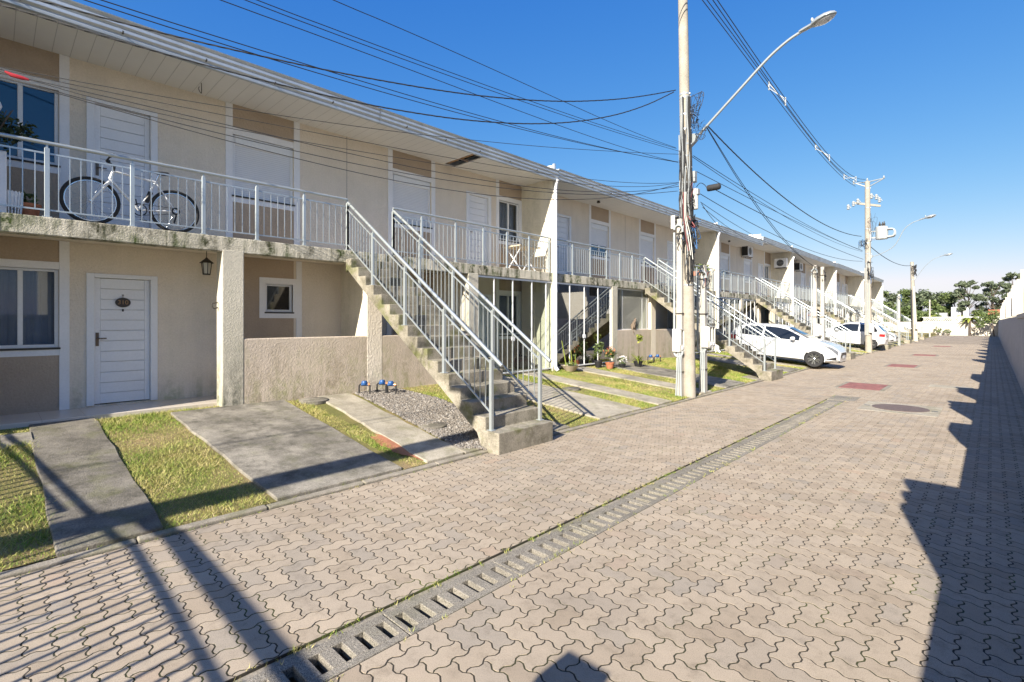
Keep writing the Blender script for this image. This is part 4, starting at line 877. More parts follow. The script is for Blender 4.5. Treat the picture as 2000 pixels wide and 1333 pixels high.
 ('H2','high',0.014,[(-4.85,6.14,10.364),(-4.85,12.14,9.67),(-4.85,13.68,9.492),(-4.85,15.22,9.316),(-4.85,16.76,9.147),(-4.85,18.29,8.99),(-4.85,19.83,8.853),(-4.85,21.37,8.741),(-4.85,22.9,8.662),(-4.85,24.44,8.623),(-4.85,25.98,8.633),(-4.85,27.51,8.698),(-4.85,29.05,8.829),(-4.85,30.59,9.033),(-4.85,32.12,9.32)]),
 ('P1','far',0.02,[(-5.1,35.49,6.133),(-5.1,37.07,6.071),(-5.1,38.64,6.027),(-5.1,40.21,6.001),(-5.1,41.78,5.991),(-5.1,43.35,5.999),(-5.1,44.92,6.024),(-5.1,46.49,6.067),(-5.1,48.06,6.126),(-5.1,49.63,6.203),(-5.1,51.2,6.298),(-5.1,52.77,6.409),(-5.1,54.34,6.538),(-5.1,55.91,6.684)]),
 ('D1','drop',0.008,[(-5.1,12.25,6.588),(-5.1,13.25,6.177),(-5.11,14.24,5.8),(-5.11,15.24,5.459),(-5.12,16.23,5.153),(-5.12,17.23,4.882),(-5.13,18.22,4.645),(-5.13,19.22,4.444),(-5.14,20.21,4.278),(-5.14,21.21,4.146),(-5.15,22.2,4.049),(-5.15,23.2,3.988)]),
 ('D2','drop',0.008,[(-5.1,12.25,6.611),(-5.1,13.25,6.223),(-5.11,14.24,5.865),(-5.11,15.24,5.535),(-5.12,16.23,5.234),(-5.12,17.23,4.963),(-5.13,18.22,4.72),(-5.13,19.22,4.507),(-5.14,20.21,4.323),(-5.14,21.21,4.168),(-5.15,22.2,4.043),(-5.15,23.2,3.946)]),
 ('E1','service',0.007,[(-4.95,11.67,4.488),(-5.36,13.55,4.544),(-5.76,15.43,4.624),(-6.17,17.32,4.729),(-6.57,19.2,4.858),(-6.98,21.09,5.013),(-7.38,22.97,5.192),(-7.79,24.85,5.395),(-8.19,26.74,5.624),(-8.6,28.62,5.877)]),
 ('E2','service',0.007,[(-4.95,11.61,4.563),(-5.36,13.0,4.598),(-5.76,14.4,4.658),(-6.17,15.8,4.742),(-6.57,17.19,4.851),(-6.98,18.59,4.984),(-7.38,19.98,5.143),(-7.79,21.38,5.326),(-8.19,22.78,5.533),(-8.6,24.17,5.766)]),
 ('E3','service',0.007,[(-4.95,11.55,4.59),(-5.36,14.1,4.65),(-5.76,16.65,4.735),(-6.17,19.2,4.845),(-6.57,21.75,4.98),(-6.98,24.29,5.139),(-7.38,26.84,5.323),(-7.79,29.39,5.532),(-8.19,31.94,5.765),(-8.6,34.49,6.023)])]
CL = {'bundle': ('overhead_cable', 'thick twisted black cable sagging from the tall pole to the left along the eaves', 'twisted bundles to the left'),
      'thin': ('overhead_cable', 'thin straight black wire from the tall pole across the sky to the upper left', 'thin wires over the sky'),
      'service': ('overhead_cable', 'thin wire dropping from the tall pole to the eaves of the third and fourth flats', 'wires to the eaves'),
      'right': ('overhead_cable', 'black wire strung between the tall pole and the transformer pole', 'wires between the first two poles'),
      'drop': ('overhead_cable', 'steep black wire falling from the tall pole to the paired white posts', 'steep drop wires'),
      'high': ('overhead_cable', 'highest wire, held by white spacers, reaching the top of the transformer pole', 'high wires with spacers')}
for n_, kd, r, P in CABLES:
    P = [Vector(q) for q in P]; b = MB(); C = frame_curve(P, 60)
    if kd in ('bundle', 'rbundle'):
        C = frame_curve(P, 150); ph = 0
        for s_ in range(3):
            Q = []
            for i, c in enumerate(C):
                a = i*.9+s_*2.1; Q.append(c+Vector((math.cos(a)*.006, 0, math.sin(a)*.006)))
            b.tube(Q, r*.55, 6)
    elif kd == 'high':
        for dz in (0, -.16): b.tube([c+Vector((0, .0, dz)) for c in C], r*.75, 6)
    else: b.tube(C, r, 6)
    nm = 'overhead_cable'; o = b.build(nm, MT['cable'], smooth=True)
    if kd == 'rbundle': tag(o, 'thickest sagging cable between the lamp pole and the transformer pole', 'cable')
    elif kd == 'far': tag(o, 'sagging cable between the transformer pole and the third pole', 'cable')
    elif n_ in ('L7', 'L8', 'L9', 'L10', 'L11', 'L12'): tag(o, 'thin black wire crossing in front of the upper windows to the left house end', 'cable', 'wires across the facade')
    else: tag(o, CL[kd][1], 'cable', CL[kd][2])
for (y, z1, z2, nm) in ((17.9, 9.3, 9.2, 'nearest'), (24.0, 8.83, 8.86, 'middle'), (29.6, 8.85, 8.95, 'farthest')):
    hp = {k: P for k, _, _, P in CABLES}
    def zat(n_, y): P = hp[n_]; return float(np.interp(y, [q[1] for q in P], [q[2] for q in P]))
    za, zb = zat('H1', y), zat('H2', y); b = MB()
    b.beam((-5.35, y, za), (-4.85, y, zb-.1), .022, .022); b.beam((-5.35, y, za+.05), (-5.35, y, za-.22), .04, .04); b.beam((-4.85, y, zb+.05), (-4.85, y, zb-.22), .04, .04); b.beam((-5.35, y, za-.16), (-4.85, y, zb), .02, .02)
    tag(b.build('cable_spacer', MT['ceram']), f'white spacer clipped between the two highest wires, {nm} of the three', 'spacer', 'white spacers on the high wires')
b = MB(); b.lathe((-4.86, 11.75, 4.93), [(.02, -.02), (.07, 0), (.075, .03), (.075, .26), (.06, .29), (.02, .31)], 14, 'x'); b.tube(frame_curve([(-4.87, 11.75, 4.93), (-4.93, 11.72, 5.03), (-4.98, 11.6, 5.05), (-5.02, 11.5, 4.95)], 16), .008, 6)
o = b.build('splice_case', MT['rubber'], smooth=True); tag(o, 'black cylindrical splice case hanging on the wires right of the tall pole', 'splice case')
MB().tube([(-8.8, -.36, 4.70), (-8.8, -.36, 5.80)], .02, 8).build('wire_bracket', MT['iron'], HOUSE[0])
# ---------------------------------------------------------------- cars
MT['chromed'] = M('dark_chrome', (.25, .26, .27), .2, 0, metal=1); MT['headl'] = paint('headlamp', (.14, .15, .17), .08, 1); MT['tail'] = paint('tail_lamp', (.35, .02, .02), .15, 1)
MT['plate'] = M('number_plate', (.62, .64, .68), .5, 0)
def car(label, x_front, y, heading, hs=1.0, pitch=0.0, group='white cars parked on the front plots', z0=.06):
    """heading +1: nose towards +X"""
    L = 3.94; t = thing('parked_car', label, 'car', (x_front-heading*L/2, y, lz(x_front-heading*L/2)), group)
    def top(x): return float(np.interp(x, [0, .05, .18, .42, .75, 1.3, 1.8, 2.12, 2.9, 3.12, 3.45, 3.70, 3.86, 3.94], [.86, 1.0, 1.13, 1.37, 1.455, 1.48, 1.465, 1.41, 1.045, 1.00, .925, .84, .73, .60]))*(hs if x < 2.9 else 1+(hs-1)*.6)
    def belt(x): return min(float(np.interp(x, [0, .2, 1.0, 2.0, 2.95, 3.94], [.98, 1.0, .97, .93, .90, .9]))*(1+(hs-1)*.7), top(x)-.035)
    def hw(x): return .845*float(np.interp(x, [0, .08, .25, .55, 1.2, 2.9, 3.3, 3.62, 3.82, 3.94], [.80, .90, .965, .99, 1, 1, .985, .93, .83, .66]))
    def zb(x): return float(np.interp(x, [0, .3, .7, 3.2, 3.6, 3.94], [.34, .25, .19, .19, .21, .27]))
    def sec(x):
        W, T, B, b0 = hw(x), top(x), belt(x), zb(x); h = max(0, T-B); k = min(1, h/.5); yr = W*(.94-.27*k)
        m = b0+(B-b0)*.42
        return [(0, b0), (.8*W, b0), (.965*W, b0+.07), (.995*W, m-.08), (W, m+.04), (.985*W, B-.08*min(1, (B-b0)*1.6)), (.955*W, B), ((.955*W+yr)/2+.012*k, B+(T-B)*.45), (yr, T-.055*k-.008), (yr*.86, T-.008*(1+k)), (yr*.5, T+.006*k), (0, T+.010*k)]
    def side_y(x, z):
        s = sec(x)[2:9]; return float(np.interp(z, [p[1] for p in s], [p[0] for p in s]))
    M4 = Matrix.Translation((x_front-heading*L/2*math.cos(pitch), y, z0)) @ Matrix.Rotation(pitch*heading, 4, 'Y') @ Matrix.Scale(heading, 4, (1, 0, 0)) @ Matrix.Translation((-L/2, 0, 0))
    def fin(b): b.v = [tuple(M4 @ Vector(v)) for v in b.v]; return b
    wheels = [(.66, .31), (3.17, .31)]
    xs = sorted(set([0, .02]+list(np.arange(.05, L, .04))+[L-.015, L])); S_ = [sec(x) for x in xs]; n = len(S_[0]); b = MB()
    for x, s in zip(xs, S_): b.v += [(x, p[0], p[1]) for p in s]+[(x, -p[0], p[1]) for p in s[1:-1]]
    N = 2*n-2; ring = list(range(n))+[2*n-3-i for i in range(n-2)]
    for i in range(len(xs)-1):
        for j in range(N):
            a, c = ring[j], ring[(j+1) % N]; q = [i*N+a, i*N+c, (i+1)*N+c, (i+1)*N+a]
            cx = sum(b.v[k][0] for k in q)/4; cy = abs(sum(b.v[k][1] for k in q)/4); cz = sum(b.v[k][2] for k in q)/4
            if cy > .55 and any((cx-wx)**2+(cz-.31)**2 < .345**2 for wx, _ in wheels): continue
            b.f.append(tuple(q))
    b.f.append(tuple(ring)); b.f.append(tuple(reversed([(len(xs)-1)*N+k for k in ring])))
    fin(b).build('body', MT['carw'], t, smooth=True)
    def patch(x0, x1, lo, hi, both=True, off=.005, nx=14, nz=5, lofn=None):
        for sg in ((1, -1) if both else (-1,)):
            p = MB(); vs = []
            for i in range(nx+1):
                x = x0+(x1-x0)*i/nx; a, c = lo(x), hi(x)
                for j in range(nz+1):
                    z = a+(c-a)*j/nz; vs.append((x, sg*(side_y(x, z)+off), z))
            p.add(vs, [(i*(nz+1)+j, (i+1)*(nz+1)+j, (i+1)*(nz+1)+j+1, i*(nz+1)+j+1) for i in range(nx) for j in range(nz)]); yield p
    roofe = lambda x: sec(x)[8][1]
    for x0, x1, nm in ((.42, 1.28, 'side_window'), (1.36, 2.62, 'side_window')):
        for p in patch(x0, x1, lambda x: belt(x)+.022, lambda x: max(belt(x)+.03, belt(x)+.022+(roofe(x)-belt(x)-.05)*(.25+.75*min(1, (x-.38)/.22) if x < .8 else 1))): fin(p).build(nm, MT['carglass'], t, smooth=True)
    for x0, x1, nm in ((2.17, 2.86, 'windscreen'), (.12, .40, 'rear_window')):
        p = MB(); vs = []; nx = 10
        for i in range(nx+1):
            x = x0+(x1-x0)*i/nx; s = sec(x)
            for sg, k in [(-1, 8), (-1, 9), (-1, 10), (1, 11), (1, 10), (1, 9), (1, 8)]:
                f = .93 if k == 8 else 1; vs.append((x+(.004 if x > 1 else -.004), sg*s[k][0]*f, s[k][1]+.006))
        p.add(vs, [(i*7+j, (i+1)*7+j, (i+1)*7+j+1, i*7+j+1) for i in range(nx) for j in range(6)]); fin(p).build(nm, MT['carglass'], t, smooth=True)
    for x in (1.32, 2.58, .55):
        for p in patch(x-.004, x+.004, lambda q: .30, lambda q: belt(q)-.0, off=.003, nx=1, nz=8): fin(p).build('door_seam', MT['black'], t)
    for x in (1.18, 2.1):
        for p in patch(x, x+.17, lambda q: belt(q)-.13, lambda q: belt(q)-.10, off=.018, nx=3, nz=2): fin(p).build('door_handle', MT['carw'], t)
    for p in patch(3.30, 3.88, lambda q: top(q)-.045-.02-.13*(q-3.25)/.6, lambda q: top(q)-.055, off=.006): fin(p).build('headlight', MT['headl'], t, smooth=True)
    for p in patch(.03, .30, lambda q: .78, lambda q: .95, off=.006): fin(p).build('tail_light', MT['tail'], t, smooth=True)
    for p in patch(3.55, 3.85, lambda q: .33, lambda q: .33+.12*(q-3.5)/.35, off=.005): fin(p).build('fog_recess', MT['black'], t)
    for p in patch(.75, 3.05, lambda q: .20, lambda q: .245, off=.004): fin(p).build('sill', MT['black'], t)
    g = MB(); g.prism([(-.34, .60), (-.42, .50), (-.30, .40), (.30, .40), (.42, .50), (.34, .60)], 3.90, 3.955, 'x'); g.v = [(v[0], v[1], v[2]) for v in g.v]; fin(g).build('grille', MT['black'], t)
    g = MB()
    for z in (.44, .49, .54): g.box(3.955, 3.962, -.36, .36, z, z+.012)
    fin(g).build('grille_bar', MT['chromed'], t); fin(MB().box(3.957, 3.967, -.20, .20, .40, .50)).build('number_plate', MT['plate'], t); fin(MB().box(-.012, .0, -.2, .2, .62, .73)).build('number_plate', MT['plate'], t)
    fin(MB().box(3.84, 3.93, -.50, .50, .24, .31)).build('air_intake', MT['black'], t)
    for sg in (1, -1):
        m_ = MB(); m_.lathe((2.44, sg*.95, 1.0*(1+(hs-1)*.7)), [(.0, -.09), (.05, -.08), (.075, -.03), (.075, .04), (.05, .07), (0, .075)], 12, 'x'); m_.beam((2.46, sg*.80, .95*(1+(hs-1)*.7)), (2.46, sg*.93, .98*(1+(hs-1)*.7)), .05, .03); fin(m_).build('mirror', MT['carw'], t, smooth=True)
    for wx, r in wheels:
        for sg in (1, -1):
            yc = sg*.755; w = MB(); w.lathe((wx, yc, r), [(.20, -.09), (.285, -.092), (r-.004, -.07), (r, -.04), (r, .04), (r-.004, .07), (.285, .092), (.20, .09)], 36, 'y', cap=False); wh = fin(w).build('wheel', MT['rubber'], t, smooth=True)
            o_ = MB(); ys = sg*.085; o_.torus((wx, yc+ys-.012*sg, r), .212, .014, 'y', 32, 6); o_.lathe((wx, yc, r), [(.05, ys-.05*sg), (.05, ys-.012*sg), (.03, ys-.004*sg)], 16, 'y')
            for k in range(10):
                a = 2*math.pi*k/10+(.10 if k % 2 else -.10); c_, s_ = math.cos(a), math.sin(a); o_.beam((wx+.04*c_, yc+ys-.022*sg, r+.04*s_), (wx+.21*c_, yc+ys-.014*sg, r+.21*s_), .045, .03, (0, 1, 0))
            fin(o_).build('rim', MT['chrome'], wh); fin(MB().lathe((wx, yc, r), [(.21, sg*.02), (.21, sg*.035)], 24, 'y')).build('brake_disc', MT['black'], wh)
            ar = MB(); ar.torus((wx, sg*(side_y(wx, .45)-.012), r), .35, .016, 'y', 28, 6, math.radians(-12), math.radians(192)); fin(ar).build('wheel_arch', MT['carw'], t, smooth=True)
            fin(MB().prism([(wx+.37*math.cos(a), r+.37*math.sin(a)) for a in np.linspace(-.3, math.pi+.3, 14)], sg*.50, sg*.53, 'y')).build('wheel_well', MT['black'], t)
    return t
car('white hatchback parked nose to the road, its front wheel on the kerb, between two staircases', -4.02, 21.95, 1, 1.0, math.atan(.085)*.9, z0=.185-.02)
car('second white car parked nose to the house, partly behind the transformer pole', -8.5, 37.1, -1, 1.04, -math.atan(.085)*.9, z0=.22)
car('small far white car deep on a plot behind the fifth staircase', -4.9, 44.4, 1, 1.0, math.atan(.085)*.9, z0=.22)

# ---------------------------------------------------------------- bicycle on the balcony
MT['bikew'] = paint('white_bike_frame', (.75, .76, .78), .25, .6)
def bicycle():
    bx = -9.12; z0 = 3.135; t = thing('bicycle', 'white mountain bike with black tyres leaning on the nearest balcony railing', 'bicycle', (bx, 1.45, z0))
    def P(y, z, dx=0): return (bx+.03*(z-z0)+dx, y, z)
    FA, RA = (.95, z0+.335), (1.95, z0+.335); BB = (1.50, z0+.29); HT = (1.20, z0+.80); HB = (1.16, z0+.68); ST = (1.70, z0+.74)
    for (y, z), nm in ((FA, 'front'), (RA, 'rear')):
        w = MB(); w.torus(P(y, z), .31, .024, 'x', 44, 8); wh = w.build('wheel', MT['rubber'], t, smooth=True)
        r = MB(); r.torus(P(y, z), .281, .011, 'x', 44, 6); r.build('rim', MT['chrome'], wh, smooth=True)
        s = MB()
        for k in range(16):
            a = 2*math.pi*k/16; s.tube([P(y, z, .02 if k % 2 else -.02), P(y+.275*math.cos(a), z+.275*math.sin(a))], .0016, 4)
        s.build('spokes', MT['chrome'], wh); MB().tube([P(y, z, -.05), P(y, z, .05)], .02, 10).build('hub', MT['chrome'], wh, smooth=True)
    f = MB()
    for a, c, r in ((HT, ST, .016), (HB, BB, .021), (BB, ST, .016), (HT, HB, .022)): f.tube([P(*a), P(*c)], r, 10)
    for dx in (-.05, .05): f.tube([P(*ST), P(RA[0], RA[1], dx)], .010, 8); f.tube([P(*BB), P(RA[0], RA[1], dx)], .010, 8)
    f.build('frame', MT['bikew'], t, smooth=True)
    k = MB()
    for dx in (-.055, .055): k.tube([P(HB[0]-.015, HB[1]-.05, dx), P(FA[0], FA[1], dx)], [.021, .014], 8)
    k.tube([P(HB[0]-.012, HB[1]-.05, -.055), P(HB[0]-.012, HB[1]-.05, .055)], .02, 8); k.build('fork', MT['bikew'], t, smooth=True)
    h = MB(); h.tube([P(*HT), P(1.21, z0+.86), P(1.12, z0+.93)], .018, 8)
    h.tube([P(1.19, z0+1.0, -.30), P(1.14, z0+.96, -.12), P(1.12, z0+.93, 0), P(1.14, z0+.96, .10), P(1.19, z0+1.0, .13)], .012, 8); h.tube([P(1.19, z0+1.0, -.31), P(1.17, z0+.985, -.2)], .018, 8); h.tube([P(1.15, z0+.98, .07), P(1.19, z0+1.0, .14)], .018, 8)
    h.build('handlebar', MT['black'], t, smooth=True)
    s = MB(); s.tube([P(*ST), P(1.74, z0+.86)], .013, 8); s.build('seat_post', MT['chrome'], t, smooth=True)
    s = MB(); s.tube([P(1.60, z0+.885), P(1.68, z0+.885), P(1.78, z0+.885), P(1.86, z0+.90)], [.012, .03, .06, .055], 10); s.v = [(bx+(v[0]-bx), v[1], z0+.885+(v[2]-z0-.885)*.5) for v in s.v]; s.build('saddle', MT['black'], t, smooth=True)
    c = MB(); c.torus(P(*BB, .05), .085, .008, 'x', 24, 6); c.beam(P(BB[0], BB[1], .07), P(BB[0]+.03, BB[1]-.17, .07), .014, .022); c.beam(P(BB[0], BB[1], -.07), P(BB[0]-.03, BB[1]+.17, -.07), .014, .022); c.box(bx+.06, bx+.16, BB[0]-.01, BB[0]+.07, z0+.11, z0+.13)
    c.tube([P(BB[0], BB[1]+.085, .05), P(RA[0], RA[1]+.04, .05)], .004, 5); c.tube([P(BB[0], BB[1]-.085, .05), P(RA[0], RA[1]-.04, .05)], .004, 5); c.torus(P(RA[0], RA[1], .05), .045, .012, 'x', 18, 6); c.beam(P(RA[0]+.01, RA[1]-.05, .05), P(RA[0]-.02, RA[1]-.18, .05), .02, .03)
    c.build('drivetrain', MT['black'], t)
    b = MB(); b.tube([P(1.585, z0+.42, 0), P(1.64, z0+.58, 0)], .032, 10); b.build('bottle', MT['black'], t, smooth=True)
bicycle()
# ---------------------------------------------------------------- right boundary wall and stepped party walls beyond it
bw = thing('boundary_wall', 'long grey rendered boundary wall along the right side of the road', 'wall', (.6, 40, 0))
MB().box(.555, .70, 21.3, 84.2, -.2, 1.93).build('wall_panel', MT['wallg'], bw, bevel=.01)
MB().box(.555, .70, -5, 21.29, -.2, 1.86).build('wall_panel', MT['wallg'], bw, bevel=.01)
MB().box(.53, .72, -5, 21.3, 1.861, 1.98).build('coping', MT['walls'], bw, bevel=.01)
def stepped(y, label, top=3.66):
    P = [(.72, -.2), (.72, 1.99), (.575, 1.99), (.575, 3.05), (.65, 3.05), (.65, 3.33), (.745, 3.33), (.745, top), (5.5, top), (5.5, -.2)]
    o = MB().prism(P, y, y+.16, 'y').build('party_wall', MT['walls'], bevel=.006); tag(o, label, 'wall', 'stepped walls behind the boundary wall')
for y, l in ((1.15, 'stepped cream party wall behind the boundary wall, out of the picture, casting the nearest pointed shadow'), (8.8, ''), (12.0, ''), (26.0, 'sunlit cream party wall with stepped front, rising above the right boundary wall'), (33.2, ''), (37.0, ''), (47.0, ''), (54.5, ''), (62.0, ''), (69.0, '')):
    stepped(y, l if y == 26 else 'stepped cream party wall behind the boundary wall, seen mainly by its pointed shadow', 3.66)
for i, (y0, y1, z) in enumerate(((6.0, 7.3, 2.86), (16.4, 18.8, 2.75), (29.5, 31.0, 2.8), (43, 44.5, 2.8))):  # plain blocks added for the rounded shadow lumps they cast on the road
    o = MB().prism([(y0, 1.99), (y1, 1.99), (y1, z-.22), (y1-.2, z), (y0+.35, z), (y0, z-.5)], .60, 1.5, 'x').build('shadow_block', MT['walls'], bevel=.03); tag(o, 'low rendered block added behind the right boundary wall to cast a lump of shadow', 'tank', 'blocks behind the boundary wall')
# ---------------------------------------------------------------- end wall, rail fence, far buildings
ew = thing('end_wall', 'cream end wall closing the road, with a thin lattice fence on its top', 'wall', (-6, 84.2, 0))
MB().box(-16, -6.6, 84.2, 84.4, -.3, 1.72).build('wall_panel', MT['walls'], ew); MB().box(-6.59, 1.4, 84.2, 84.4, -.3, 1.80).build('wall_panel', MT['walls'], ew)
MB().box(-6.6, -1.95, 84.14, 84.2, 1.50, 1.58).build('ledge', MT['wallg'], ew); MB().box(-6.6, -1.0, 84.15, 84.2, 1.22, 1.27).build('ledge', MT['wallg'], ew)
MB().box(-2.12, -1.82, 84.02, 84.2, -.2, 1.86).build('pier', MT['wallg'], ew)
b = MB()
for i in range(34):
    x = -6.5+i*.17; b.beam((x, 84.3, 1.80), (x+.25, 84.3, 2.32), .03, .03); b.beam((x+.25, 84.3, 1.80), (x, 84.3, 2.32), .03, .03)
b.box(-6.6, -.7, 84.28, 84.32, 2.30, 2.35); b.build('lattice_fence', MT['white'], ew)
hb = thing('far_house', 'small white box-shaped building beyond the end wall', 'house', (-3.5, 102, 0)); MB().box(-4.5, -2.55, 102, 106, -.3, 3.95).build('wall', MT['white'], hb); MB().box(-3.4, -3.1, 101.97, 102, 2.6, 3.3).build('window', MT['dark'], hb)
hb = thing('far_house', 'low far building with a red tiled roof near the right wall', 'house', (1.5, 98, 0)); MB().box(-.2, 5, 98, 103, -.3, 2.75).build('wall', MT['walls'], hb); MB().prism([(97.6, 2.75), (103.4, 2.75), (100.5, 3.5)], -.4, 5.2, 'x').build('roof', MT['terra'], hb)
hb = thing('far_house', 'far pale house with a low pitched roof between the trees', 'house', (-7, 100, 0)); MB().box(-10.5, -5.2, 99, 104, -.3, 2.4).build('wall', MT['walls'], hb); MB().prism([(98.7, 2.4), (104.3, 2.4), (101.5, 3.1)], -10.8, -4.9, 'x').build('roof', MT['wallg'], hb)
# ---------------------------------------------------------------- trees
def leafmat(name, a, c):
    t = NT(name); t.b.inputs['Roughness'].default_value = .6; t.b.inputs['Specular IOR Level'].default_value = .3
    t.col((t.ramp(t.P(), 'Random Per Island', [(0, a), (.6, tuple((p+q)/2 for p, q in zip(a, c))), (1, c)]), 0)); return t.m
MT['pine'] = leafmat('dark_foliage', (.058, .078, .048), (.13, .155, .09)); MT['mid'] = leafmat('mid_foliage', (.06, .09, .03), (.15, .19, .065)); MT['lime'] = leafmat('yellow_green_foliage', (.12, .17, .025), (.30, .31, .06)); MT['bark'] = M('bark', (.11, .085, .065), .95, .3, 6)
MT['redleaf'] = leafmat('red_flowers', (.30, .02, .02), (.55, .10, .05)); MT['whitefl'] = leafmat('white_flowers', (.65, .62, .60), (.85, .83, .80)); MT['orangefl'] = leafmat('orange_flowers', (.45, .12, .04), (.55, .2, .08))
def leaves(name, lobes, n, size, m, parent, seed, flat=.0, shell=.55):
    r = np.random.default_rng(seed); C = np.array([l[:3] for l in lobes]); Rr = np.array([l[3:6] for l in lobes]); wgt = Rr.prod(1)**.67; k = r.choice(len(lobes), n, p=wgt/wgt.sum())
    d = r.normal(size=(n, 3)); d /= np.linalg.norm(d, axis=1)[:, None]; rad = r.uniform(shell, 1.0, n)**.7*(1+.18*r.normal(size=n)*.6)
    c = C[k]+d*Rr[k]*rad[:, None]
    u = r.normal(size=(n, 3)); u[:, 2] *= (1-flat); u /= np.linalg.norm(u, axis=1)[:, None]; v = np.cross(u, r.normal(size=(n, 3))); v /= np.linalg.norm(v, axis=1)[:, None]
    s = size*r.uniform(.6, 1.3, (n, 1)); A, B = u*s, v*s*.5
    V = np.stack([c-A, c+B, c+A, c-B], 1).reshape(-1, 3); o0 = origin(parent); V = V-np.array(o0)
    return npmesh(name, V, np.arange(4*n), np.full(n, 4), m, parent)
def tree(name, label, x, y, h, w, m, seed, n=1600, size=.32, airy=False, trunk=.14, group='trees beyond the end wall', base=-.2, low=.35):
    r = random.Random(seed); t = thing(name, label, 'tree', (x, y, base), group); q = MB(); lobes = []
    q.tube([(x, y, base), (x+r.uniform(-.1, .1)*w, y, h*.35), (x+r.uniform(-.15, .15)*w, y, h*.72)], [trunk, trunk*.75, trunk*.35], 8)
    nl = 11 if not airy else 26
    for i in range(nl):
        a = r.uniform(0, 6.28); f = r.uniform(low, .95); rr = w*.5*(1-.55*abs(f-.6))*r.uniform(.25, .85); c = (x+math.cos(a)*rr, y+math.sin(a)*rr*.8, base+h*f)
        k = r.uniform(.16, .27)*w*(0.55 if airy else 1); lobes.append((*c, k, k*.9, k*(.62 if airy else .75))); q.tube([(x, y, base+h*f*.72), c], [trunk*.4, trunk*.12], 5)
    q.build('trunk', MT['bark'], t, smooth=True); leaves('crown', lobes, n, size, m, t, seed, flat=.2, shell=.25); return t
TL = {'tree': 'dark leafy tree in the wooded band behind the end wall'}
fr = random.Random(9)
for i, x in enumerate([-30, -26.5, -23.5, -20.5, -18.4, -16.6, -14.8, -13.2, -11.6, -10.1, -8.7, -7.2, -5.8, -4.4]):
    tree('tree', 'dark green tree in the dense wooded band left of the tall airy tree', x, 108+fr.uniform(-4, 6), 6.8+fr.uniform(-.6, .9)+(.6 if x < -12 else 0), 4.2, MT['pine'] if i % 3 else MT['mid'], 40+i, 2200, .24, low=.25, group='wooded band beyond the wall')
for i, x in enumerate([-27, -22, -17.5, -15, -12.4, -10.6, -9.2, -8, -6.7]):
    tree('tree', 'shorter mid-green bush-like tree in front of the wooded band', x, 97+fr.uniform(-2, 2), 4.2+fr.uniform(-.6, .9), 3.4, MT['mid'], 70+i, 1500, .2, low=.15, group='front row of the wooded band')
tree('tree', 'tallest airy tree with layered crown right of the wooded band', -2.55, 103, 8.3, 4.4, MT['pine'], 3, 2600, .22, airy=True, trunk=.16, low=.38)
tree('tree', 'airy tree with gaps of sky, second from the right wall', .05, 108, 8.4, 4.6, MT['pine'], 12, 1700, .22, airy=True, low=.35)
tree('tree', 'big dark airy tree rising behind the stepped right wall', 2.2, 100, 9.0, 5.0, MT['pine'], 21, 2800, .22, airy=True, trunk=.18, low=.3)
tree('tree', 'low spreading tree behind the right end of the wall', -.6, 99, 4.6, 3.6, MT['mid'], 23, 1500, .2, low=.3)
# palm and broad-leaved bush in front of the end wall
t = thing('palm', 'yellow-green palm crown rising in front of the end wall', 'palm', (-1.95, 83.8, 0)); MB().tube([(-1.95, 83.8, -.1), (-1.95, 83.8, 2.0)], [.11, .08], 8).build('trunk', MT['bark'], t, smooth=True)
b = MB(); pr = random.Random(2)
for i in range(34):
    a = pr.uniform(0, 6.28); l = pr.uniform(.7, 1.15); up = pr.uniform(.25, 1.0); c = Vector((-1.95, 83.8, 2.0)); pts = [c+Vector((math.cos(a)*l*f, math.sin(a)*l*f, up*1.1*f-1.0*f*f*l)) for f in np.linspace(0, 1, 6)]
    s = Vector((-math.sin(a), math.cos(a), 0)); ws = [.03, .13, .16, .14, .09, .01]; vs = []
    for p, w in zip(pts, ws): vs += [p-s*w, p+Vector((0, 0, .03)), p+s*w]
    b.add(vs, [(3*j+e, 3*j+3+e, 3*j+4+e, 3*j+1+e) for j in range(5) for e in (0, 1)])
b.build('frond', MT['lime'], t)
t = thing('tree', 'small leaning broad-leaved tree in the right corner before the end wall', 'tree', (.1, 82.5, 0)); q = MB(); q.tube([(.2, 82.6, -.1), (.1, 82.4, .9), (-.3, 82.2, 1.7), (-.9, 82, 1.3)], [.07, .06, .04, .02], 7); q.tube([(.1, 82.4, .9), (0, 82.5, 2.4)], [.05, .02], 6); q.build('trunk', MT['bark'], t, smooth=True)
leaves('crown', [(-.1, 82.4, 2.55, .95, .8, .55), (-.7, 82.2, 1.95, .7, .6, .5), (-1.0, 82, 1.35, .45, .4, .35), (.3, 82.5, 1.9, .4, .5, .5)], 700, .13, MT['mid'], t, 5)
for i, (x, h, l) in enumerate(((-5.0, 1.0, 'thin shrub with pale leaves at the foot of the end wall'), (-4.05, .75, 'lower shrub at the foot of the end wall, right of the thin one'))):
    t = thing('shrub', l, 'shrub', (x, 83.6, 0)); q = MB()
    for k in range(5): q.tube([(x, 83.6, -.05), (x+math.cos(k*1.3)*.3, 83.6+math.sin(k*1.3)*.2, h*.9)], [.02, .008], 5)
    q.build('stem', MT['bark'], t); leaves('foliage', [(x, 83.6, h*.7, .45, .35, h*.35)], 90, .11, MT['mid'], t, 80+i)
leaves_h = [(-6.0+i*.62, 85.3, 2.0+.18*math.sin(i*1.7), .5, .5, .5) for i in range(10)]
t = thing('hedge', 'green hedge showing above the end wall and its lattice', 'hedge', (-3, 85.3, 0)); leaves('foliage', leaves_h+[(x, y, z-.8, .5, .5, .6) for x, y, z, *_ in leaves_h], 2200, .10, MT['lime'], t, 91); MB().box(-6, .4, 85.2, 85.4, -.2, 1.6).build('stem', MT['bark'], t)
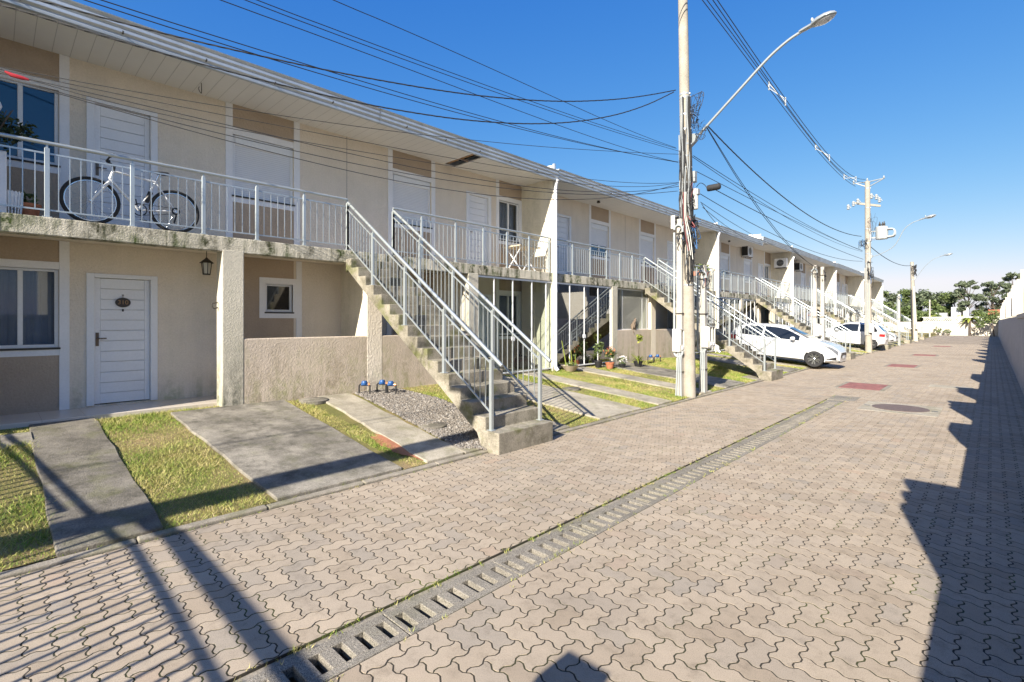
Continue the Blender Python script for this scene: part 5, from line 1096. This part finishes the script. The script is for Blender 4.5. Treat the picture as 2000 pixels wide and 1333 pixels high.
# ---------------------------------------------------------------- entrance gate behind the left edge of the view (its bars shade the foreground), plus added shadow casters
gt = thing('entrance_gate', 'barred entrance gate outside the picture, known by its striped shadow at lower left', 'gate', (-4, -2.3, 0))
gy = -2.3
MB().box(-8.6, -1.35, gy-.015, gy+.015, 1.90, 1.935).build('rail', MT['gutter'], gt); MB().box(-8.6, -5.1, gy-.015, gy+.015, 1.815, 1.845).build('rail', MT['gutter'], gt); MB().box(-4.72, -1.35, gy-.03, gy+.03, 2.05, 2.13).build('top_beam', MT['gutter'], gt)
g = MB(); x = -8.5
while x < -1.4: g.box(x-.012, x+.012, gy-.012, gy+.012, .2, 1.895 if x > -4.75 else 1.81); x += .125
g.build('bars', MT['gutter'], gt)
for x in (-8.62, -1.33): MB().box(x-.05, x+.05, gy-.05, gy+.05, -.1, 2.1).build('post', MT['gutter'], gt)
q = MB(); q.box(-.86, -.68, -1.04, -.86, -.1, 1.80); q.box(-.90, -.64, -1.08, -.82, 1.80, 1.86); q.build('shadow_pillar', MT['wallg'], gt)  # unseen upright, added for the small dark blob it casts on the paving
q = MB(); q.box(.02, .30, -.95, -.68, -.1, 1.94); q.lathe((.16, -.81, 1.94), [(.10, 0), (.14, .06), (.13, .14), (.07, .20)], 14); q.build('shadow_pillar', MT['wallg'], gt)  # second added upright; its round cap shapes another cast blob
cp = thing('shadow_beam', 'long horizontal beam added out of view to cast a band of shadow across the lawns', 'beam', (-3.87, -4, 4))  # unseen beam, put in only to throw the long shadow band
MB().hexa([(-3.72, -7.6, 4.6), (-3.38, -7.6, 4.6), (-3.55, -1.0, 4.6), (-3.88, -1.0, 4.6), (-3.72, -7.6, 4.74), (-3.38, -7.6, 4.74), (-3.55, -1.0, 4.74), (-3.88, -1.0, 4.74)]).build('beam', MT['gutter'], cp); MB().box(-3.65, -3.45, -7.5, -7.3, -.1, 4.59).build('post', MT['gutter'], cp); MB().box(-4.15, -3.45, -1.75, -1.6, 4.75, 4.88).build('end_bracket', MT['gutter'], cp)

# ---------------------------------------------------------------- houses across the boundary wall, seen in the porch glass
for i in range(5):
    ya = 3+i*13.2; t = thing('house', 'two-storey house beyond the boundary wall, seen only mirrored in the porch glass', 'house', (3.8, ya, 0), 'houses beyond the boundary wall')
    MB().box(3.8, 10, ya, ya+11, -.2, 5.3).build('wall', MT['wallg'], t); MB().prism([(3.3, 5.3), (10.5, 5.3), (6.9, 6.3)], ya-.3, ya+11.3, 'y').build('roof', MT['roof'], t)
    for y in (ya+1.4, ya+4.6, ya+8): 
        for z in (1.0, 3.7): MB().box(3.77, 3.8, y, y+1.1, z, z+1.1).build('window', MT['carglass'], t)
# ---------------------------------------------------------------- small things
# hanging lantern
t = thing('lantern', 'small dark iron lantern hanging from the ceiling of the open porch', 'lantern', (-9.6, 2.51, 2.6))
x, y, z = -9.6, 2.51, 2.58; b = MB(); b.tube([(x, y, 2.98), (x, y, z+.26)], .006, 6); b.build('hanger', MT['iron'], t)
b = MB(); b.lathe((x, y, z), [(.10, .19), (.115, .185), (.02, .265), (.012, .28)], 6); b.build('lantern_cap', MT['iron'], t)
b = MB()
for i in range(6):
    a = 2*math.pi*i/6; b.beam((x+.055*math.cos(a), y+.055*math.sin(a), z), (x+.078*math.cos(a), y+.078*math.sin(a), z+.19), .01, .01)
b.lathe((x, y, z-.015), [(.06, 0), (.06, .02)], 6); b.build('lantern_cage', MT['iron'], t); MB().lathe((x, y, z+.006), [(.046, 0), (.066, .18)], 6).build('pane', M('frosted_glass', (.62, .60, .52), .3, 0), t)
# house-side hook in the soffit, wall spike on the post
o = MB().tube(frame_curve([(-9.55, 2.42, 5.77), (-9.55, 2.42, 5.60), (-9.55, 2.38, 5.66), (-9.55, 2.39, 5.70)], 14), .006, 6).build('hook', MT['iron'], HOUSE[0])
o = MB().tube(frame_curve([(XS-.2, 2.53, 2.08), (XS-.2, 2.45, 2.06), (XS-.2, 2.47, 1.99), (XS-.2, 2.53, 2.0)], 16), .010, 6).build('wall_hook', MT['iron'], HOUSE[0], smooth=True)
MB().box(XF, XF+.008, 2.35, 2.43, 1.52, 1.62).build('switch_plate', MT['cream'], HOUSE[0])
# water meters
WM = ['single blue water meter left of the pair, in the gravel by the low wall', 'left blue water meter of the pair in the gravel', 'right blue water meter of the pair in the gravel, nearest the staircase']
def water_meter(x, y, label, ang, grp, s=1.0):
    zb = lz(x); t = thing('water_meter', label, 'water meter', (x, y, zb), grp); d = Vector((math.cos(ang), math.sin(ang), 0)); c = Vector((x, y, zb)); u = Vector((0, 0, 1))
    for sg in (-1, 1): MB().tube([c+d*.10*sg*s-u*.03, c+d*.10*sg*s+u*.17*s, c+d*.08*sg*s+u*.19*s, c+d*.05*sg*s+u*.19*s], .016*s, 8).build('pipe', MT['rubber'], t, smooth=True)
    b = MB(); b.tube([c-d*.06*s+u*.19*s, c+d*.06*s+u*.19*s], .028*s, 10); b.lathe(c+u*.185*s, [(.05*s, 0), (.055*s, .02*s), (.055*s, .055*s), (.04*s, .075*s)], 14); b.build('meter_body', MT['blue'], t, smooth=True)
    MB().tube([c+d*.06*s+u*.19*s, c+d*.10*s+u*.19*s], .022*s, 8).tube([c+d*.085*s+u*.19*s, c+d*.085*s+u*.225*s], .012*s, 6).build('valve', M('brass', (.55, .24, .10), .4, 0, metal=.5), t, smooth=True)
water_meter(-8.66, 4.93, WM[0], .9, 'water meters by the first staircase'); water_meter(-8.60, 5.28, WM[1], .9, 'water meters by the first staircase'); water_meter(-8.42, 5.36, WM[2], .7, 'water meters by the first staircase')
water_meter(-8.5, 15.75, 'blue water meter on the ground before the netted window, left one', .9, 'water meters by the netted window'); water_meter(-8.45, 16.15, 'blue water meter on the ground before the netted window, right one', .7, 'water meters by the netted window')
# round concrete covers in the lawns and covers in the road
def disc(x, y, r, label, h=.05):
    b = MB(); b.lathe((x, y, lz(x)-.03), [(r, 0), (r, h), (r-.015, h+.012)], 28); o = b.build('inspection_cover', MT['pad'], smooth=True); tag(o, label, 'cover')
disc(-8.62, 3.92, .25, 'round concrete cover in the grass below the low wall'); disc(-6.25, 4.72, .22, 'round concrete cover at the edge of the gravel beside the path', .045); disc(-7.0, 9.25+.0, .22, 'round cover sunk in the grass between two drives', .035)
t = thing('manhole_cover', 'big round dark iron manhole cover in a pale concrete frame in the road', 'manhole cover', (-1.35, 12.85, 0))
MB().box(-1.98, -.72, 12.12, 13.55, -.03, .006).build('frame', MT['path'], t, bevel=.006); MB().lathe((-1.35, 12.83, 0), [(.47, 0), (.47, .012), (.455, .016), (.0, .017)], 40).build('lid', M('brown_cast_iron', (.13, .095, .08), .7, .25, 12, .004, 60), t)
MB().box(-1.95, -1.85, 12.80, 12.86, .006, .009).box(-.86, -.76, 12.80, 12.86, .006, .009).build('lifting_slot', MT['black'], t)
for (x0, x1, y0, y1, l) in ((-2.98, -2.08, 15.75, 17.25, 'nearest red painted cover in the road'), (-3.0, -2.15, 24.4, 25.9, 'second red painted cover in the road'), (-3.0, -2.1, 33.2, 34.6, 'third, distant red painted cover in the road'), (-3.0, -2.1, 46, 47.4, 'farthest red painted cover in the road')):
    t = thing('road_cover', l, 'cover', ((x0+x1)/2, (y0+y1)/2, 0), 'red covers in the road'); MB().box(x0-.1, x1+.1, y0-.12, y1+.12, -.03, .004).build('frame', MT['kerb'], t); MB().box(x0, x1, y0, y1, 0, .010).build('lid', MT['red'], t, bevel=.004)
o = MB().box(-1.25, -.35, 17.6, 18.3, -.03, .006).build('road_cover', MT['path'], bevel=.005); tag(o, 'plain pale concrete cover in the road near the wall shadow', 'cover')
o = MB().box(-2.72, -2.2, 13.21, 14.0, -.03, .007).build('drain_cover', MT['drain'], bevel=.004); tag(o, 'plain concrete plate closing the far end of the drain', 'cover')
# balcony things at the left edge
t = thing('planter', 'tall white planter box at the left end of the nearest balcony, dark bush on top', 'planter', (-9.0, -.05, ZS)); MB().box(-9.25, -8.99, -.30, .12, ZS, 3.93).build('box', MT['white'], t, bevel=.01); MB().box(-9.24, -9.0, -.29, .11, 3.90, 3.935).build('soil', MT['soil'], t)
q = MB(); r_ = random.Random(4)
for i in range(9): q.tube([(-9.12, -.08, 3.9), (-9.12+r_.uniform(-.2, .2), -.08+r_.uniform(-.2, .35), 3.9+r_.uniform(.3, .62))], [.012, .004], 5)
q.build('stem', MT['bark'], t); leaves('foliage', [(-9.12, .05, 4.22, .22, .28, .26), (-9.12, -.15, 4.35, .24, .25, .25), (-9.1, .28, 4.25, .15, .14, .15)], 620, .038, leafmat('bush_leaf', (.012, .022, .008), (.05, .07, .02)), t, 17, shell=.2)
t = thing('flower_pot', 'terracotta pot with a small green plant behind the left end of the railing', 'pot', (-9.3, .33, ZS)); MB().lathe((-9.3, .33, ZS), [(.085, 0), (.12, .17), (.13, .17), (.13, .21), (.11, .21), (.10, .18)], 20).build('pot', MT['terra'], t, smooth=True); leaves('foliage', [(-9.3, .33, ZS+.27, .09, .09, .1)], 60, .04, MT['mid'], t, 6)
t = thing('basket', 'small white slatted basket beside the terracotta pot on the nearest balcony', 'basket', (-9.15, .16, ZS)); b = MB(); b.lathe((-9.2, .17, ZS+.12), [(.08, 0), (.10, .2)], 18)
b.build('basket_liner', MT['white'], t, smooth=True); b = MB()
for i in range(18):
    a = 2*math.pi*i/18; b.beam((-9.2+.085*math.cos(a), .17+.085*math.sin(a), ZS), (-9.2+.106*math.cos(a), .17+.106*math.sin(a), ZS+.33), .012, .008)
b.build('slats', MT['upvc'], t)
t = thing('bulb_lamp', 'white bulb lamp hanging before the upper left window', 'lamp', (-9.45, .10, 4.6)); MB().tube([(-9.45, .02, 5.77), (-9.45, .02, 4.72)], .005, 6).build('cord', MT['white'], t); MB().lathe((-9.45, .02, 4.55), [(.0, 0), (.05, .02), (.065, .07), (.05, .12), (.025, .16), (.025, .19)], 16).build('bulb', MT['white'], t, smooth=True)
cb = {n: P for n, _, _, P in CABLES}
def on(n, y):
    P = cb[n]; ys = [q[1] for q in P]; return Vector((np.interp(y, ys, [q[0] for q in P]), y, np.interp(y, ys, [q[2] for q in P])))
b = MB(); b.tube([on('L9', .10)+Vector((0, 0, .02)), on('L9', .16), on('L9', .25), on('L9', .31)], [.012, .026, .024, .012], 8); o = b.build('cable_sleeve', M('red_plastic', (.33, .02, .03), .4, 0), smooth=True); tag(o, 'red plastic sleeve wrapped round the wires at the left edge', 'sleeve')
# folding table on the right part of the first balcony
t = thing('folding_table', 'small folding table, beige top, white crossed legs, at the right end of the first balcony', 'table', (-9.3, 10.2, ZS))
MB().box(-9.75, -9.05, 9.75, 10.55, 3.80, 3.835).build('tabletop', M('beige_board', (.62, .52, .36), .5, .08), t, bevel=.006)
for y in (9.85, 10.45):
    for a, c in ((-9.68, -9.12), (-9.12, -9.68)): MB().beam((a, y, ZS), (c, y, 3.80), .018, .032, (0, 1, 0)).build('leg', MT['white'], t)
# pots by the second porch
MT['bowlm'] = M('cement_bowl', (.50, .42, .32), .9, .15, 8)
t = thing('plant_bowl', 'wide shallow cement bowl with sparse cactus stems before the second porch', 'plant bowl', (-8.6, 11.32, lz(-8.6))); zb = lz(-8.6)-.01
MB().lathe((-8.6, 11.32, zb), [(.12, 0), (.25, .15), (.27, .17), (.25, .17), (.22, .14)], 24).build('bowl', MT['bowlm'], t, smooth=True); b = MB()
for dx, dy, h, lx in ((-.06, -.1, .75, -.12), (.0, .08, .48, .0), (.08, .12, .35, .06), (.03, .0, .3, -.04)): b.tube([(-8.6+dx, 11.32+dy, zb+.12), (-8.6+dx+lx*.5, 11.32+dy-.02, zb+.12+h*.5), (-8.6+dx+lx, 11.32+dy-.06, zb+.12+h)], [.018, .016, .01], 6)
b.build('stem', MT['lime'], t, smooth=True); leaves('foliage', [(-8.6, 11.34, zb+.2, .17, .18, .06), (-8.55, 11.42, zb+.42, .05, .06, .06)], 90, .035, MT['mid'], t, 31)
def pot(x, y, rr_, h, label, pm, lobes, n, sz, lm, seed, flowers=None, nm='flower_pot'):
    z = lz(x)-.01; t = thing(nm, label, 'potted plant', (x, y, z), 'pots along the second porch'); MB().lathe((x, y, z), [(rr_*.7, 0), (rr_, h*.85), (rr_*1.08, h*.85), (rr_*1.08, h), (rr_*.9, h), (rr_*.85, h*.8)], 18).build('pot', pm, t, smooth=True)
    q = MB()
    for i, l in enumerate(lobes): q.tube([(x, y, z+h*.8), (x+l[0]*.8, y+l[1]*.8, z+h+l[2])], [.012, .004], 5)
    q.build('stem', MT['bark'], t); leaves('foliage', [(x+l[0], y+l[1], z+h+l[2], *l[3:6]) for l in lobes], n, sz, lm, t, seed, shell=.3)
    if flowers: leaves('flowers', [(x+l[0], y+l[1], z+h+l[2]+.05, l[3]*.95, l[4]*.95, l[5]*.9) for l in lobes], flowers[1], flowers[2], flowers[0], t, seed+1, shell=.75)
    return t
pot(-8.32, 12.92, .13, .2, 'square-looking terracotta pot with red-orange flowers before the second porch', MT['terra'], [(0, 0, .28, .17, .2, .16), (-.05, .16, .2, .12, .12, .1)], 220, .045, MT['mid'], 51, (MT['orangefl'], 90, .03))
pot(-8.62, 12.75, .12, .22, 'pot with tall bushy green plant against the porch glass', MT['black'], [(0, 0, .34, .14, .16, .18), (.02, .1, .48, .10, .10, .10)], 200, .05, MT['mid'], 55)
pot(-8.22, 13.45, .11, .14, 'small pot overflowing with white flowers', MT['black'], [(0, 0, .1, .15, .16, .12)], 120, .04, MT['mid'], 57, (MT['whitefl'], 130, .035))
t = pot(-8.1, 14.2, .14, .2, 'black pot with a spiky fern and a tall yellow stem plant', MT['black'], [(.0, .1, .72, .1, .14, .12)], 80, .05, MT['lime'], 63); b = MB(); pr = random.Random(8)
for i in range(46):
    a = pr.uniform(0, 6.28); l = pr.uniform(.22, .42); up = pr.uniform(.3, 1.0); c = Vector((-8.1, 14.2, lz(-8.1)+.18)); s = Vector((-math.sin(a), math.cos(a), 0)); P = [c+Vector((math.cos(a)*l*f, math.sin(a)*l*f, up*.5*f-.25*f*f)) for f in (0, .35, .7, 1)]; vs = []
    for p_, w_ in zip(P, (.006, .016, .012, .002)): vs += [p_-s*w_, p_+s*w_]
    b.add(vs, [(2*j, 2*j+1, 2*j+3, 2*j+2) for j in range(3)])
b.build('frond', MT['lime'], t)
# cat on the ledge of the netted window
cm = NT('tabby_fur'); w_ = cm.n('TexWave'); w_.inputs['Scale'].default_value = 9; w_.inputs['Distortion'].default_value = 5; cm.l(cm.P(), 'Position', w_, 0); cm.col((cm.ramp(w_, 0, [(.35, (.07, .05, .035)), (.6, (.24, .18, .13))]), 0)); cm.b.inputs['Roughness'].default_value = .9
def skinned(name, verts, edges, radii, m, parent, sub=2, root=0):
    o0 = origin(parent); me = bpy.data.meshes.new(name); me.from_pydata([tuple(Vector(v)-o0) for v in verts], edges, []); o = bpy.data.objects.new(name, me); COL.objects.link(o)
    sk = o.modifiers.new('skin', 'SKIN'); sk.use_smooth_shade = True; su = o.modifiers.new('sub', 'SUBSURF'); su.levels = su.render_levels = sub
    for i, r in enumerate(radii): me.skin_vertices[0].data[i].radius = r if isinstance(r, tuple) else (r, r)
    me.skin_vertices[0].data[root].use_root = True
    bpy.context.view_layer.update(); m2 = bpy.data.meshes.new_from_object(o.evaluated_get(bpy.context.evaluated_depsgraph_get())); bpy.data.objects.remove(o); m2.name = name
    m2.materials.clear(); m2.materials.append(m); m2.polygons.foreach_set('use_smooth', [True]*len(m2.polygons)); return put(bpy.data.objects.new(name, m2), parent)
t = thing('cat', 'brown tabby cat sitting on the ledge of the netted window', 'cat', (XS-.05, 15.35, 1.49)); cx, cy, cz = XS-.055, 15.35, 1.49
V = [(cx, cy-.10, cz+.08), (cx, cy-.05, cz+.16), (cx, cy+.02, cz+.24), (cx, cy+.055, cz+.30), (cx+.01, cy+.08, cz+.345), (cx+.015, cy+.115, cz+.335),     # rump, back, shoulders, neck, head, muzzle
     (cx+.028, cy+.045, cz+.18), (cx+.03, cy+.065, cz+.09), (cx+.03, cy+.075, cz+.015), (cx+.032, cy+.10, cz+.012),
     (cx-.028, cy+.045, cz+.18), (cx-.03, cy+.065, cz+.09), (cx-.03, cy+.075, cz+.015), (cx-.028, cy+.10, cz+.012),
     (cx+.055, cy-.05, cz+.085), (cx+.06, cy-.02, cz+.02), (cx+.062, cy+.03, cz+.015), (cx-.05, cy-.05, cz+.085), (cx-.052, cy-.02, cz+.02), (cx-.05, cy+.03, cz+.015),
     (cx+.02, cy-.16, cz+.025), (cx+.06, cy-.13, cz-.05), (cx+.07, cy-.11, cz-.13)]
Ed = [(0,1),(1,2),(2,3),(3,4),(4,5),(2,6),(6,7),(7,8),(8,9),(2,10),(10,11),(11,12),(12,13),(0,14),(14,15),(15,16),(0,17),(17,18),(18,19),(0,20),(20,21),(21,22)]
Rd = [.075, .078, .062, .042, .05, .026, .03, .02, .017, .015, .03, .02, .017, .015, .045, .022, .018, .045, .022, .018, .018, .016, .012]
skinned('body', V, Ed, Rd, cm.m, t)
b = MB()
for sg in (1, -1): b.lathe((cx+.01+sg*.028, cy+.07, cz+.375), [(.018, 0), (.012, .02), (.001, .042)], 8)
b.build('ear', cm.m, t); b = MB()
for sg in (1, -1): b.lathe((cx+.012+sg*.02, cy+.118, cz+.357), [(.0, -.006), (.007, 0), (0, .006)], 8, 'y')
b.build('eyes', MT['black'], t)
# air conditioners
def aircon(x0, x1, y0, y1, z0, z1, face, label):
    t = thing('air_conditioner', label, 'air conditioner', ((x0+x1)/2, (y0+y1)/2, z0), 'outdoor air conditioner units'); MB().box(x0, x1, y0, y1, z0, z1).build('case', MT['white'], t, bevel=.012); b = MB(); g = MB()
    if face == 'y': cx_, cz_ = (x0+x1)/2, (z0+z1)/2; b.lathe((cx_, y0-.004, cz_), [(.2, -.004), (.2, .0)], 24, 'y'); [g.torus((cx_, y0-.01, cz_), r, .005, 'y', 24, 4) for r in (.05, .1, .15, .2)]; g.box(cx_-.2, cx_+.2, y0-.014, y0-.006, cz_-.005, cz_+.005)
    else: cy_, cz_ = y0+(y1-y0)*.4, (z0+z1)/2; b.lathe((x1+.004, cy_, cz_), [(.2, -.004), (.2, 0)], 24, 'x'); [g.torus((x1+.01, cy_, cz_), r, .005, 'x', 24, 4) for r in (.05, .1, .15, .2)]
    b.build('fan_opening', MT['black'], t); g.build('grille', MT['gutter'], t); w = MB()
    if face == 'y': w.box(x0+.05, x1-.05, y0+.0, y1+.1, z0-.03, z0-.001)
    else: w.box(XF, x1, y0+.08, y0+.11, z0-.03, z0-.001).box(XF, x1, y1-.11, y1-.08, z0-.03, z0-.001)
    w.build('bracket', MT['iron'], t)
    if face == 'x': MB().box(x0+.01, x1-.02, y0-.003, y0-.0005, z0+.03, z1-.03).build('coil_side', MT['black'], t)
aircon(XF+.06, XF+.40, 28.75, 29.55, 5.38, 5.95, 'x', 'boxy air conditioner high on the wall of the third flats, dark coil side towards us'); aircon(-9.75, -9.05, 33.6, 33.92, 5.1, 5.66, 'y', 'white air conditioner with round fan fixed to the party wall of the third flats'); aircon(XF+.06, XF+.40, 39.0, 39.8, 5.35, 5.9, 'x', 'boxy air conditioner high on the wall of the fourth flats')
for k in (1, 2, 3):
    c = CEN[k]; MB().lathe((-9.5, c-2.6, 5.70+DZ[k][0]), [(.02, .07), (.05, .05), (.06, .0), (.03, -.01)], 12).build('ceiling_lamp', MT['iron'], HOUSE[k], smooth=True)
for y, l in ((21.6, 'leafy plants in a trough behind the railing at the right end of the second balcony'),):
    t = thing('balcony_planter', l, 'planter', (-9.2, y, ZS)); MB().box(-9.35, -9.05, y-.5, y+.4, ZS+.62, ZS+.82).build('trough', MT['terra'], t, bevel=.01); MB().box(-9.3, -9.26, y-.45, y+.35, ZS, ZS+.62).box(-9.14, -9.1, y-.45, y+.35, ZS, ZS+.62).build('stand', MT['iron'], t); leaves('foliage', [(-9.2, y-.3+.3*i, ZS+.95, .2, .22, .2) for i in range(3)], 420, .06, MT['mid'], t, 77)
o = MB().prism([(10.05, .455), (10.5, .455), (10.48, .72), (10.42, .82), (10.2, .84), (10.08, .75)], -9.6, -9.25, 'x').build('storage_bag', MT['black'], bevel=.03); tag(o, 'black bag standing on the floor inside the first glazed porch', 'bag')
grass()
